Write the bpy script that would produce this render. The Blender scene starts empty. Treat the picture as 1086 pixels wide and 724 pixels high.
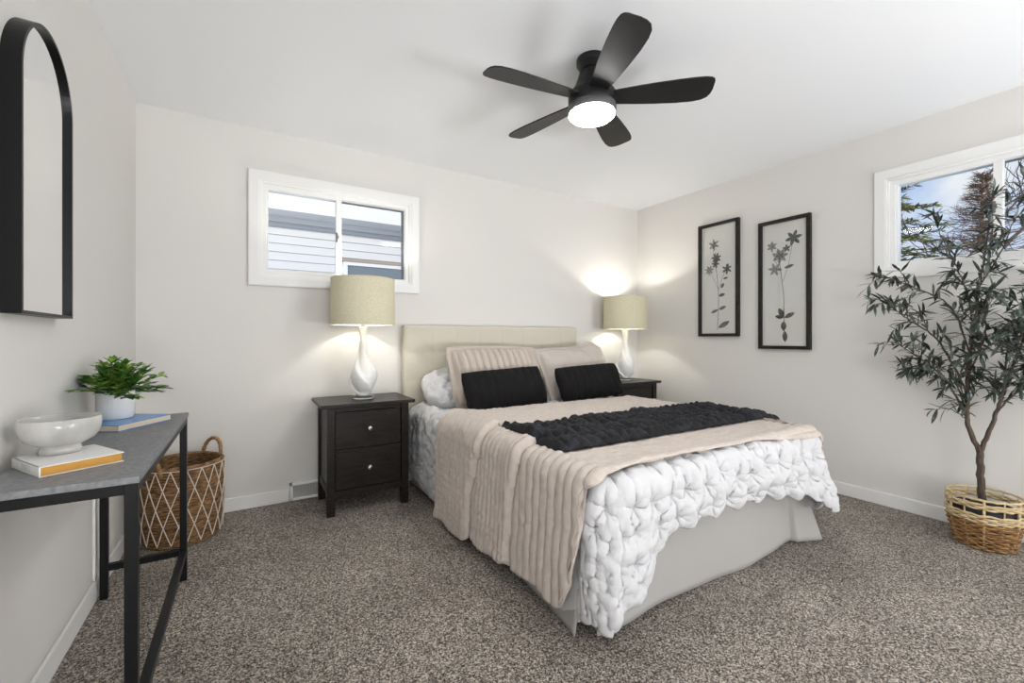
import bpy, bmesh, math, random
from math import sin, cos, pi, radians, sqrt, atan2, exp
from mathutils import Vector, Matrix, noise

random.seed(11)
S = bpy.context.scene
COL = S.collection

# ------------------------------------------------------------------ camera, world, lights, exposure
cam_d = bpy.data.cameras.new('camera'); cam = bpy.data.objects.new('camera', cam_d); COL.objects.link(cam)
cam.location = (0.5418, -3.2624, 1.0884)
cam.rotation_euler = (pi / 2, 0, -0.54721)
cam_d.sensor_width = 36.0
cam_d.lens = 462.7 * 36.0 / 1086.0
cam_d.shift_y = -3.64 / 1086.0
cam_d.clip_start = 0.02
cam_d.clip_end = 200
S.camera = cam

S.view_settings.view_transform = 'Standard'
S.view_settings.look = 'None'
S.view_settings.exposure = 0.0
S.view_settings.gamma = 1.0
S.view_settings.use_curve_mapping = False

FAN_LENS = 78.0        # emission of the fan's light lens
LAMP_L = 11.0          # table lamp bulbs, watts
LAMP_R = 11.5
FILL_LIGHT = 64.0            # power of the added fill uplights behind the camera
SUN = 2.9
SKY = 1.0

W, H = 4.087, 2.44     # room: x 0..W, y YF..0, z 0..H
YF = -3.80

world = bpy.data.worlds.new('sky'); S.world = world; world.use_nodes = True
nt = world.node_tree; nt.nodes.clear()
wo = nt.nodes.new('ShaderNodeOutputWorld'); bg = nt.nodes.new('ShaderNodeBackground')
tc = nt.nodes.new('ShaderNodeTexCoord'); sp = nt.nodes.new('ShaderNodeSeparateXYZ')
rp = nt.nodes.new('ShaderNodeValToRGB'); nz = nt.nodes.new('ShaderNodeTexNoise'); cr = nt.nodes.new('ShaderNodeValToRGB')
mx = nt.nodes.new('ShaderNodeMix'); mx.data_type = 'RGBA'
nt.links.new(tc.outputs['Generated'], sp.inputs[0]); nt.links.new(sp.outputs['Z'], rp.inputs[0])
rp.color_ramp.elements[0].position = 0.0; rp.color_ramp.elements[0].color = (0.80, 0.86, 0.95, 1)
rp.color_ramp.elements[1].position = 0.45; rp.color_ramp.elements[1].color = (0.28, 0.47, 0.86, 1)
nz.inputs['Scale'].default_value = 7.0; nz.inputs['Detail'].default_value = 5.0
nt.links.new(tc.outputs['Generated'], nz.inputs['Vector'])
cr.color_ramp.elements[0].position = 0.50; cr.color_ramp.elements[0].color = (0, 0, 0, 1)
cr.color_ramp.elements[1].position = 0.66; cr.color_ramp.elements[1].color = (1, 1, 1, 1)
nt.links.new(nz.outputs['Fac'], cr.inputs[0]); nt.links.new(cr.outputs[0], mx.inputs[0])
nt.links.new(rp.outputs[0], mx.inputs[6]); mx.inputs[7].default_value = (0.88, 0.91, 0.96, 1)
nt.links.new(mx.outputs[2], bg.inputs[0]); bg.inputs[1].default_value = SKY
nt.links.new(bg.outputs[0], wo.inputs[0])

sd = bpy.data.lights.new('sun', 'SUN'); sun = bpy.data.objects.new('sun', sd); COL.objects.link(sun)
sd.energy = SUN; sd.angle = radians(2); sd.color = (1.0, 0.93, 0.85)
sun.rotation_euler = (radians(77), 0, radians(-35))   # from the front-left of the house: lights the neighbour's wall and the trees

# two unseen uplights added as fill to brighten the bedroom's ceiling and walls
for lx, rz, k in ((0.75, -22, 0.95), (3.45, 24, 1.2)):
    hd = bpy.data.lights.new('fill_uplight', 'AREA'); fill_lamp = bpy.data.objects.new('fill_uplight', hd); COL.objects.link(fill_lamp)
    hd.shape = 'RECTANGLE'; hd.size = 1.1; hd.size_y = 0.7; hd.energy = FILL_LIGHT * k; hd.color = (0.97, 0.985, 1.0)
    fill_lamp.location = (lx, -5.0, 0.55); fill_lamp.rotation_euler = (radians(152), 0, radians(rz))

# ------------------------------------------------------------------ helpers
def mat(name, col, rough=0.5, metal=0.0, spec=0.5, col2=None, scale=50.0, detail=3.0, lo=0.35, hi=0.65, bump=0.0, bscale=None,
        bdist=0.01, sheen=0.0, coat=0.0, stretch=None, trans=0.0, sub=0.0, coord='Object'):
    m = bpy.data.materials.new(name); m.use_nodes = True
    n = m.node_tree.nodes; l = m.node_tree.links
    b = n['Principled BSDF']
    b.inputs['Base Color'].default_value = (*col, 1)
    b.inputs['Roughness'].default_value = rough; b.inputs['Metallic'].default_value = metal
    b.inputs['Specular IOR Level'].default_value = spec
    b.inputs['Sheen Weight'].default_value = sheen
    b.inputs['Coat Weight'].default_value = coat
    b.inputs['Transmission Weight'].default_value = trans
    if sub: b.inputs['Subsurface Weight'].default_value = sub
    t = n.new('ShaderNodeTexCoord'); vec = t.outputs[coord]
    if stretch:
        mp = n.new('ShaderNodeMapping'); mp.inputs['Scale'].default_value = stretch
        l.new(vec, mp.inputs[0]); vec = mp.outputs[0]
    if col2:
        z = n.new('ShaderNodeTexNoise'); z.inputs['Scale'].default_value = scale; z.inputs['Detail'].default_value = detail
        l.new(vec, z.inputs['Vector'])
        r = n.new('ShaderNodeValToRGB'); r.color_ramp.elements[0].position = lo; r.color_ramp.elements[1].position = hi
        r.color_ramp.elements[0].color = (*col, 1); r.color_ramp.elements[1].color = (*col2, 1)
        l.new(z.outputs['Fac'], r.inputs[0]); l.new(r.outputs[0], b.inputs['Base Color'])
    if bump:
        z2 = n.new('ShaderNodeTexNoise'); z2.inputs['Scale'].default_value = bscale or scale; z2.inputs['Detail'].default_value = 3
        l.new(vec, z2.inputs['Vector'])
        bp = n.new('ShaderNodeBump'); bp.inputs['Strength'].default_value = bump; bp.inputs['Distance'].default_value = bdist
        l.new(z2.outputs['Fac'], bp.inputs['Height']); l.new(bp.outputs[0], b.inputs['Normal'])
    return m

class MB:
    """collects shapes for ONE mesh object"""
    def __init__(s): s.v = []; s.f = []; s.sm = []
    def add(s, vs, fs, smooth=False):
        o = len(s.v); s.v += [tuple(v) for v in vs]
        for f in fs: s.f.append(tuple(i + o for i in f)); s.sm.append(smooth)
    def box(s, x0, x1, y0, y1, z0, z1, M=None):
        vs = [Vector((x, y, z)) for z in (z0, z1) for y in (y0, y1) for x in (x0, x1)]
        if M: vs = [M @ v for v in vs]
        s.add(vs, [(0, 2, 3, 1), (4, 5, 7, 6), (0, 1, 5, 4), (2, 6, 7, 3), (0, 4, 6, 2), (1, 3, 7, 5)])
    def lathe(s, prof, n=32, c=(0, 0, 0), smooth=True, fn=None, M=None, cap=True):
        vs = []; fs = []
        for j, (r, z) in enumerate(prof):
            for i in range(n):
                a = 2 * pi * i / n
                if fn: r2, a2, z2 = fn(r, a, z, j)
                else: r2, a2, z2 = r, a, z
                v = Vector((c[0] + r2 * cos(a2), c[1] + r2 * sin(a2), c[2] + z2)); vs.append(M @ v if M else v)
        for j in range(len(prof) - 1):
            for i in range(n):
                k = (i + 1) % n
                fs.append((j * n + i, j * n + k, (j + 1) * n + k, (j + 1) * n + i))
        if cap:
            if prof[0][0] > 1e-4: fs.append(tuple(range(n))[::-1])
            if prof[-1][0] > 1e-4: fs.append(tuple((len(prof) - 1) * n + i for i in range(n)))
        s.add(vs, fs, smooth)
    def tube(s, pts, r, n=8, closed=False, smooth=True):
        pts = [Vector(p) for p in pts]; N = len(pts)
        rs = r if isinstance(r, (list, tuple)) else [r] * N
        vs = []; fs = []; up = None
        for i, p in enumerate(pts):
            if closed: d = pts[(i + 1) % N] - pts[i - 1]
            else: d = pts[min(i + 1, N - 1)] - pts[max(i - 1, 0)]
            if d.length < 1e-9: d = Vector((0, 0, 1))
            d.normalize()
            if up is None:
                up = Vector((0, 0, 1)) if abs(d.z) < 0.9 else Vector((1, 0, 0))
            a = up - d * up.dot(d)
            if a.length < 1e-4: a = d.orthogonal()
            a.normalize(); b = d.cross(a); up = a
            for k in range(n):
                t = 2 * pi * k / n; vs.append(p + (a * cos(t) + b * sin(t)) * rs[i])
        M = N if closed else N - 1
        for i in range(M):
            j = (i + 1) % N
            for k in range(n):
                q = (k + 1) % n
                fs.append((i * n + k, i * n + q, j * n + q, j * n + k))
        if not closed:
            fs.append(tuple(range(n))[::-1]); fs.append(tuple((N - 1) * n + k for k in range(n)))
        s.add(vs, fs, smooth)
    def grid(s, fn, nu, nv, smooth=True, closed_u=False):
        vs = [fn(i, j) for j in range(nv) for i in range(nu)]; fs = []
        for j in range(nv - 1):
            for i in range(nu if closed_u else nu - 1):
                k = (i + 1) % nu
                fs.append((j * nu + i, j * nu + k, (j + 1) * nu + k, (j + 1) * nu + i))
        s.add(vs, fs, smooth)
    def prism(s, poly, z0, z1, M=None, smooth=False):
        n = len(poly)
        vs = [Vector((x, y, z0)) for x, y in poly] + [Vector((x, y, z1)) for x, y in poly]
        if M: vs = [M @ v for v in vs]
        fs = [tuple(range(n))[::-1], tuple(range(n, 2 * n))] + [(i, (i + 1) % n, n + (i + 1) % n, n + i) for i in range(n)]
        s.add(vs, fs, smooth)
    def obj(s, name, m, parent=None, bevel=0.0, seg=2, solid=0.0, solid_off=-1.0, merge=0.0, sub=0):
        me = bpy.data.meshes.new(name); me.from_pydata(s.v, [], s.f)
        me.polygons.foreach_set('use_smooth', s.sm); me.update()
        if merge:
            bm = bmesh.new(); bm.from_mesh(me); bmesh.ops.remove_doubles(bm, verts=bm.verts, dist=merge)
            bm.to_mesh(me); bm.free()
        o = bpy.data.objects.new(name, me); COL.objects.link(o)
        if m: me.materials.append(m)
        if parent: o.parent = parent
        if bevel:
            b = o.modifiers.new('bevel', 'BEVEL'); b.width = bevel; b.segments = seg; b.limit_method = 'ANGLE'; b.angle_limit = radians(40)
        if solid:
            b = o.modifiers.new('solid', 'SOLIDIFY'); b.thickness = solid; b.offset = solid_off
        if sub:
            b = o.modifiers.new('sub', 'SUBSURF'); b.levels = sub; b.render_levels = sub
        return o

def tag(o, label=None, cat=None, group=None, kind=None):
    if label: o['label'] = label
    if cat: o['category'] = cat
    if group: o['group'] = group
    if kind: o['kind'] = kind
    return o
def thing(name, label, cat, loc=(0, 0, 0), rz=0.0, group=None):
    o = bpy.data.objects.new(name, None); COL.objects.link(o)
    o.location = loc; o.rotation_euler = (0, 0, rz); o.empty_display_size = 0.1
    return tag(o, label, cat, group)
def copy_tree(o, parent=None):
    c = o.copy(); COL.objects.link(c)
    if parent: c.parent = parent
    for ch in list(o.children): copy_tree(ch, c)
    return c
def bbox(x0, x1, y0, y1, z0, z1):
    b = MB(); b.box(x0, x1, y0, y1, z0, z1); return b
def lerp_tab(tab, x):
    if x <= tab[0][0]: return tab[0][1]
    for (a, p), (b, q) in zip(tab, tab[1:]):
        if x <= b: return p + (q - p) * (x - a) / (b - a)
    return tab[-1][1]
def smooth01(t):
    t = max(0.0, min(1.0, t)); return t * t * (3 - 2 * t)
def nse(x, y, z=0.0): return noise.noise(Vector((x, y, z)))

# ------------------------------------------------------------------ materials
M_wall = mat('wall paint', (0.745, 0.728, 0.702), 0.7, spec=0.25, bump=0.04, bscale=180, bdist=0.002)
M_ceil = mat('ceiling paint', (0.855, 0.865, 0.885), 0.8, spec=0.2)
M_white = mat('white trim paint', (0.84, 0.84, 0.83), 0.4)
M_vinyl = mat('white vinyl', (0.86, 0.86, 0.85), 0.35)
M_gasket = mat('grey gasket', (0.16, 0.16, 0.16), 0.6)
M_black = mat('black powder coat', (0.006, 0.006, 0.007), 0.4, spec=0.25)
M_mirframe = mat('black mirror frame', (0.005, 0.005, 0.006), 0.35, spec=0.25)
M_mirror = mat('mirror glass', (0.92, 0.92, 0.92), 0.01, metal=1.0)
M_slate = mat('grey concrete laminate', (0.150, 0.155, 0.162), 0.5, col2=(0.27, 0.275, 0.285), scale=90, detail=6, lo=0.3, hi=0.75, bump=0.05, bscale=200, bdist=0.002)
M_wood = mat('black brown stained wood', (0.007, 0.0055, 0.005), 0.36, spec=0.3, col2=(0.022, 0.016, 0.013), scale=14, detail=5, stretch=(1, 8, 8), bump=0.08, bscale=40, bdist=0.002)
M_knob = mat('brushed nickel', (0.62, 0.60, 0.57), 0.35, metal=1.0)
M_ceramic = mat('white glazed ceramic', (0.86, 0.86, 0.85), 0.16)
M_acrylic = mat('clear acrylic', (0.95, 0.97, 0.97), 0.04, trans=0.9)
M_linen = None
M_bulb = None
M_headboard = mat('cream linen upholstery', (0.615, 0.570, 0.475), 0.9, spec=0.2, col2=(0.675, 0.630, 0.540), scale=260, bump=0.12, bscale=420, bdist=0.002, sheen=0.15)
M_duvet = mat('white puff cotton', (0.62, 0.62, 0.635), 0.9, spec=0.15, bump=0.45, bscale=55, bdist=0.006)
M_quilt = mat('taupe satin quilt', (0.550, 0.480, 0.425), 0.55, spec=0.35, col2=(0.610, 0.540, 0.485), scale=30, bump=0.25, bscale=75, bdist=0.004, sheen=0.15)
M_sham = mat('taupe pillow cotton', (0.520, 0.455, 0.405), 0.75, spec=0.25, bump=0.2, bscale=70, bdist=0.004, sheen=0.1)
M_shamR = mat('smooth taupe satin', (0.530, 0.480, 0.440), 0.6, spec=0.3, bump=0.1, bscale=30, bdist=0.004, sheen=0.1)
M_blackfab = mat('black pillow cloth', (0.008, 0.0075, 0.0075), 0.85, spec=0.2, bump=0.3, bscale=160, bdist=0.003)
M_fur = mat('black faux fur', (0.006, 0.006, 0.008), 0.75, spec=0.3, col2=(0.022, 0.023, 0.031), scale=18, detail=6, lo=0.45, hi=0.7, bump=0.8, bscale=140, bdist=0.006, sheen=0.03)
M_skirt = mat('off white skirt cotton', (0.40, 0.388, 0.375), 0.9, spec=0.15, bump=0.08, bscale=40, bdist=0.004)
M_mattress = mat('mattress ticking', (0.75, 0.75, 0.74), 0.9)
M_marble = mat('pale grey marble', (0.56, 0.55, 0.53), 0.22, col2=(0.36, 0.35, 0.335), scale=9, detail=8, lo=0.50, hi=0.72, stretch=(1, 1, 0.45))
M_cover = mat('white book cover', (0.84, 0.83, 0.81), 0.45)
M_gold = mat('golden yellow page edges', (0.62, 0.33, 0.06), 0.7, col2=(0.52, 0.26, 0.045), scale=60, stretch=(1, 1, 40))
M_grey_ink = mat('pale grey ink', (0.55, 0.55, 0.53), 0.6)
M_blue = mat('bright blue book cover', (0.050, 0.27, 0.66), 0.3, coat=0.2)
M_pages = mat('cream page edges', (0.78, 0.67, 0.52), 0.8, col2=(0.70, 0.58, 0.43), scale=50, stretch=(1, 1, 40))
M_pot = mat('white textured ceramic', (0.80, 0.80, 0.81), 0.55, bump=0.5, bscale=90, bdist=0.003)
M_leafg = mat('fresh green leaf', (0.045, 0.150, 0.018), 0.4, col2=(0.36, 0.52, 0.09), scale=26, lo=0.45, hi=0.68)
M_stemg = mat('green stem', (0.06, 0.12, 0.03), 0.6)
M_olive = mat('olive leaf', (0.024, 0.038, 0.030), 0.40, col2=(0.19, 0.22, 0.185), scale=20, lo=0.45, hi=0.70)
M_bark = mat('brown olive bark', (0.050, 0.036, 0.026), 0.9, col2=(0.105, 0.078, 0.058), scale=30, stretch=(3, 3, 0.6), bump=0.5, bscale=60, bdist=0.004)
M_soil = mat('dark soil', (0.012, 0.010, 0.008), 0.95)
M_liner = mat('charcoal planter liner', (0.020, 0.020, 0.022), 0.6)
M_seagrass = mat('brown seagrass', (0.075, 0.034, 0.012), 0.75, col2=(0.40, 0.225, 0.095), scale=30, detail=6, lo=0.38, hi=0.68, stretch=(1, 1, 7), bump=0.4, bscale=60, bdist=0.004)
M_cord = mat('white macrame cord', (0.72, 0.65, 0.56), 0.85)
M_rattan = mat('honey rattan handle', (0.36, 0.20, 0.075), 0.5, col2=(0.22, 0.11, 0.04), scale=40)
M_wickerb = mat('brown wicker', (0.14, 0.062, 0.020), 0.65, col2=(0.42, 0.23, 0.085), scale=24, stretch=(1, 1, 4))
M_wickerc = mat('cream wicker', (0.68, 0.55, 0.34), 0.65, col2=(0.52, 0.38, 0.20), scale=24, stretch=(1, 1, 4))
M_fanm = mat('matte black fan metal', (0.008, 0.008, 0.009), 0.42, spec=0.3)
M_fanring = mat('grey light ring', (0.10, 0.10, 0.10), 0.5)
M_blade = mat('black fan blade', (0.010, 0.0095, 0.0095), 0.42, spec=0.35, col2=(0.015, 0.0145, 0.0145), scale=20, stretch=(1, 8, 1))
M_paper = mat('cream art paper', (0.74, 0.71, 0.67), 0.8)
M_matline = mat('white mat bevel', (0.80, 0.79, 0.76), 0.7)
M_frame = mat('dark picture frame', (0.010, 0.008, 0.007), 0.45, spec=0.3, col2=(0.020, 0.016, 0.013), scale=30)
M_ink = mat('botanical ink', (0.055, 0.052, 0.050), 0.8, col2=(0.16, 0.155, 0.15), scale=60)
M_inkl = mat('pale botanical ink', (0.17, 0.165, 0.16), 0.8, col2=(0.34, 0.33, 0.31), scale=60)
M_ventm = mat('grey vent louvre', (0.62, 0.61, 0.59), 0.5)
M_siding = mat('white vinyl siding', (0.72, 0.73, 0.74), 0.6)
M_fascia = mat('white fascia', (0.86, 0.86, 0.86), 0.5)
M_spruce = mat('yellow green spruce needles', (0.11, 0.14, 0.03), 0.8, col2=(0.34, 0.34, 0.11), scale=3, lo=0.35, hi=0.7)
M_twig = mat('red brown bare twigs', (0.15, 0.085, 0.055), 0.9, col2=(0.26, 0.17, 0.12), scale=5)
M_twig2 = mat('grey bare twigs', (0.14, 0.115, 0.10), 0.9)
M_ground = mat('winter lawn', (0.40, 0.40, 0.34), 0.95, col2=(0.80, 0.80, 0.82), scale=0.8)

def glass_mat(name, refl=1.0):
    m = bpy.data.materials.new(name); m.use_nodes = True; n = m.node_tree.nodes; l = m.node_tree.links; n.clear()
    o = n.new('ShaderNodeOutputMaterial'); t = n.new('ShaderNodeBsdfTransparent'); g = n.new('ShaderNodeBsdfGlossy'); g.inputs['Roughness'].default_value = 0.0
    f = n.new('ShaderNodeFresnel'); f.inputs['IOR'].default_value = 1.5; x = n.new('ShaderNodeMixShader')
    t.inputs[0].default_value = (0.97, 0.98, 0.98, 1)
    k = n.new('ShaderNodeMath'); k.operation = 'MULTIPLY'; k.inputs[1].default_value = refl
    ge = n.new('ShaderNodeNewGeometry'); inv = n.new('ShaderNodeMath'); inv.operation = 'SUBTRACT'; inv.inputs[0].default_value = 1.0
    mu = n.new('ShaderNodeMath'); mu.operation = 'MULTIPLY'   # only the outer face of the pane reflects
    l.new(ge.outputs['Backfacing'], inv.inputs[1]); l.new(f.outputs[0], k.inputs[0]); l.new(k.outputs[0], mu.inputs[0]); l.new(inv.outputs[0], mu.inputs[1]); l.new(mu.outputs[0], x.inputs[0]); l.new(t.outputs[0], x.inputs[1]); l.new(g.outputs[0], x.inputs[2]); l.new(x.outputs[0], o.inputs[0])
    return m
M_glass = glass_mat('window glass', 0.16); M_picglass = glass_mat('picture glass', 1.6)

def shade_mat():
    m = bpy.data.materials.new('beige linen lampshade'); m.use_nodes = True; n = m.node_tree.nodes; l = m.node_tree.links; n.clear()
    o = n.new('ShaderNodeOutputMaterial'); d = n.new('ShaderNodeBsdfDiffuse'); t = n.new('ShaderNodeBsdfTranslucent'); x = n.new('ShaderNodeMixShader')
    tcn = n.new('ShaderNodeTexCoord'); mp = n.new('ShaderNodeMapping'); mp.inputs['Scale'].default_value = (140, 140, 260)
    z = n.new('ShaderNodeTexNoise'); z.inputs['Scale'].default_value = 1.0; z.inputs['Detail'].default_value = 3
    r = n.new('ShaderNodeValToRGB'); r.color_ramp.elements[0].color = (0.60, 0.565, 0.42, 1); r.color_ramp.elements[1].color = (0.74, 0.705, 0.56, 1)
    r.color_ramp.elements[0].position = 0.35; r.color_ramp.elements[1].position = 0.65
    l.new(tcn.outputs['Object'], mp.inputs[0]); l.new(mp.outputs[0], z.inputs['Vector']); l.new(z.outputs['Fac'], r.inputs[0])
    l.new(r.outputs[0], d.inputs[0]); l.new(r.outputs[0], t.inputs[0]); x.inputs[0].default_value = 0.11
    l.new(d.outputs[0], x.inputs[1]); l.new(t.outputs[0], x.inputs[2]); l.new(x.outputs[0], o.inputs[0])
    return m
M_shade = shade_mat()
def emit(name, col, s):
    m = bpy.data.materials.new(name); m.use_nodes = True; n = m.node_tree.nodes; n.clear()
    o = n.new('ShaderNodeOutputMaterial'); e = n.new('ShaderNodeEmission'); e.inputs[0].default_value = (*col, 1); e.inputs[1].default_value = s
    m.node_tree.links.new(e.outputs[0], o.inputs[0]); return m
M_lens = emit('lit fan lens', (1.0, 0.98, 0.955), FAN_LENS)
M_bulb = emit('lit bulb', (1.0, 0.93, 0.82), 6.0)

def carpet_mat():
    m = bpy.data.materials.new('speckled taupe carpet'); m.use_nodes = True; n = m.node_tree.nodes; l = m.node_tree.links
    b = n['Principled BSDF']; b.inputs['Roughness'].default_value = 0.95; b.inputs['Specular IOR Level'].default_value = 0.1
    b.inputs['Sheen Weight'].default_value = 0.1
    t = n.new('ShaderNodeTexCoord')
    z = n.new('ShaderNodeTexVoronoi'); z.inputs['Scale'].default_value = 270
    sx = n.new('ShaderNodeSeparateColor'); l.new(z.outputs['Color'], sx.inputs[0])
    r = n.new('ShaderNodeValToRGB'); e = r.color_ramp.elements
    e[0].position = 0.12; e[0].color = (0.022, 0.017, 0.013, 1); e[1].position = 0.95; e[1].color = (0.70, 0.63, 0.55, 1)
    k = e.new(0.55); k.color = (0.190, 0.160, 0.136, 1)
    big = n.new('ShaderNodeTexNoise'); big.inputs['Scale'].default_value = 2.2; big.inputs['Detail'].default_value = 4
    rb = n.new('ShaderNodeValToRGB'); rb.color_ramp.elements[0].position = 0.35; rb.color_ramp.elements[1].position = 0.7
    rb.color_ramp.elements[0].color = (0.78, 0.77, 0.76, 1); rb.color_ramp.elements[1].color = (1.12, 1.12, 1.12, 1)
    mm = n.new('ShaderNodeMix'); mm.data_type = 'RGBA'; mm.blend_type = 'MULTIPLY'; mm.inputs[0].default_value = 1.0
    wn = n.new('ShaderNodeTexNoise'); wn.inputs['Scale'].default_value = 260; l.new(t.outputs['Object'], wn.inputs['Vector'])
    wv = n.new('ShaderNodeVectorMath'); wv.operation = 'SCALE'; wv.inputs['Scale'].default_value = 0.012; l.new(wn.outputs['Color'], wv.inputs[0])
    wa = n.new('ShaderNodeVectorMath'); l.new(t.outputs['Object'], wa.inputs[0]); l.new(wv.outputs[0], wa.inputs[1]); l.new(wa.outputs[0], z.inputs['Vector']); l.new(t.outputs['Object'], big.inputs['Vector'])
    l.new(sx.outputs[0], r.inputs[0]); l.new(big.outputs['Fac'], rb.inputs[0])
    l.new(r.outputs[0], mm.inputs[6]); l.new(rb.outputs[0], mm.inputs[7]); l.new(mm.outputs[2], b.inputs['Base Color'])
    bp = n.new('ShaderNodeBump'); bp.inputs['Strength'].default_value = 0.35; bp.inputs['Distance'].default_value = 0.004
    l.new(sx.outputs[1], bp.inputs['Height']); l.new(bp.outputs[0], b.inputs['Normal'])
    return m
M_carpet = carpet_mat()

# ------------------------------------------------------------------ the room
T = 0.13
def struct(name, b, m, parent=None, **kw):
    o = b.obj(name, m, parent, **kw); o['kind'] = 'structure'; return o
struct('floor', bbox(-T, W + T, -5.6, T, -0.08, 0), M_carpet)
struct('ceiling', bbox(-T, W + T, -5.6, T, H, H + 0.15), M_ceil)
WH = 1.131
def wall_with_hole(u0, u1, hu0, hu1, hz0, hz1, place):
    b = MB()
    for (a, c, z0, z1) in ((u0, hu0, 0, H), (hu1, u1, 0, H), (hu0, hu1, 0, hz0), (hu0, hu1, hz1, H)): b.box(*place(a, c), z0, z1)
    return b
struct('wall_back', wall_with_hole(-T, W + T, 0.552 + 0.05, 0.552 + WH - 0.05, 1.428 + 0.05, 2.172 - 0.05, lambda a, c: (a, c, 0, T)), M_wall)
struct('wall_right', wall_with_hole(YF, 0, -2.05 - WH + 0.05, -2.05 - 0.05, 1.463 + 0.05, 2.174 - 0.05, lambda a, c: (W, W + T, a, c)), M_wall)
struct('wall_left', bbox(-T, 0, -5.6, 0, 0, H), M_wall)
struct('wall_front', wall_with_hole(0, W + T, 0.12, 3.95, 0.0, 2.25, lambda a, c: (a, c, YF - T, YF)), M_wall)  # wide opening added behind the camera to let the fill uplights in
struct('wall_hall', bbox(W, W + T, -5.6, YF - T, 0, H), M_wall)
struct('wall_hall_end', bbox(-T, W + T, -5.7, -5.6, 0, H), M_wall)
b = MB(); b.box(0.05, 0.12, YF, YF + 0.015, 0, 2.32); b.box(3.95, 4.02, YF, YF + 0.015, 0, 2.32); b.box(0.12, 3.95, YF, YF + 0.015, 2.25, 2.32)
struct('added_opening_trim', b, M_white, bevel=0.003)  # unseen trim round the added light opening, no door leaf

def baseb(name, x0, x1, y0, y1):
    struct(name, bbox(x0, x1, y0, y1, 0, 0.085), M_white, bevel=0.005)
baseb('baseboard_back_a', 0.0, 0.786, -0.013, 0); baseb('baseboard_back_b', 1.068, W, -0.013, 0)
baseb('baseboard_left', 0, 0.013, YF, -0.013)
baseb('baseboard_right', W - 0.013, W, YF, -0.013)
b = MB(); b.box(0, 0.010, -0.83, -0.80, 0.085, 0.72)
struct('trim_1', b, M_white, bevel=0.003)

# windows: local x = across, y = outwards, z = up
def window(name, loc, rz, h):
    r = bpy.data.objects.new(name, None); COL.objects.link(r); r.location = loc; r.rotation_euler = (0, 0, rz); r['kind'] = 'structure'
    w = WH; b = MB()
    def ring(b, i0, i1, y0, y1, u0=0.0, u1=w, z0=0.0, z1=h):
        o = [(u0 + i0, z0 + i0), (u1 - i0, z0 + i0), (u1 - i0, z1 - i0), (u0 + i0, z1 - i0)]
        n = [(u0 + i1, z0 + i1), (u1 - i1, z0 + i1), (u1 - i1, z1 - i1), (u0 + i1, z1 - i1)]
        vs = [(x, y0, z) for x, z in o] + [(x, y0, z) for x, z in n] + [(x, y1, z) for x, z in o] + [(x, y1, z) for x, z in n]
        fs = []
        for i in range(4):
            k = (i + 1) % 4
            fs += [(i, k, 4 + k, 4 + i), (8 + i, 12 + i, 12 + k, 8 + k), (i, 8 + i, 8 + k, k), (4 + i, 4 + k, 12 + k, 12 + i)]
        b.add(vs, fs)
    ring(b, 0, 0.066, -0.020, 0.0)
    ring(b, 0.004, 0.058, -0.024, -0.020)
    struct('casing', b, M_white, r, bevel=0.003)
    b = MB(); ring(b, 0.0505, 0.104, 0.004, 0.10); ring(b, 0.0505, 0.078, -0.012, 0.004)
    struct('window_frame', b, M_vinyl, r, bevel=0.003)
    zi0, zi1 = 0.092, h - 0.100
    mu = 0.545
    b = MB(); ring(b, 0, 0.016, 0.012, 0.045, 0.104 - 0.006, mu + 0.022, zi0 + 0.006, zi1 + 0.006); b.box(mu - 0.014, mu + 0.024, 0.010, 0.046, zi0, zi1)
    struct('sliding_sash', b, M_vinyl, r, bevel=0.002)
    b = MB(); ring(b, 0, 0.014, 0.050, 0.085, mu - 0.005, w - 0.098, zi0 + 0.006, zi1 + 0.006)
    struct('fixed_sash', b, M_gasket, r)
    struct('glass_pane', bbox(0.112, mu, 0.028, 0.032, zi0 + 0.02, zi1 - 0.008), M_glass, r)
    struct('glass_pane', bbox(mu, w - 0.11, 0.066, 0.070, zi0 + 0.018, zi1 - 0.006), M_glass, r)
    b = MB(); b.box(mu - 0.016, mu - 0.004, 0.0, 0.012, h / 2 - 0.035, h / 2 + 0.03); b.box(mu - 0.013, mu + 0.002, -0.006, 0.006, h / 2 - 0.012, h / 2 + 0.012)
    struct('window_latch', b, M_gasket, r, bevel=0.002)
window('window_1', (0.552, 0, 1.428), 0.0, 0.744)
window('window_2', (W, -2.05, 1.463), -pi / 2, 0.711)

# ------------------------------------------------------------------ bed
XL, XR, YB = 1.60, 3.13, -2.10        # sides and foot of the bedding
bed = thing('bed', 'wide bed with a cream tufted linen headboard and pale fabric skirt', 'bed', ((XL + XR) / 2, -1.05, 0))
def local(o):  # move children's world-space meshes under an empty away from the origin
    return -Vector(o.location)
def bedpart(name, b, m, **kw):
    d = Vector((-bed.location.x, -bed.location.y, 0)); b.v = [tuple(Vector(v) + d) for v in b.v]
    return b.obj(name, m, bed, **kw)
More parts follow.
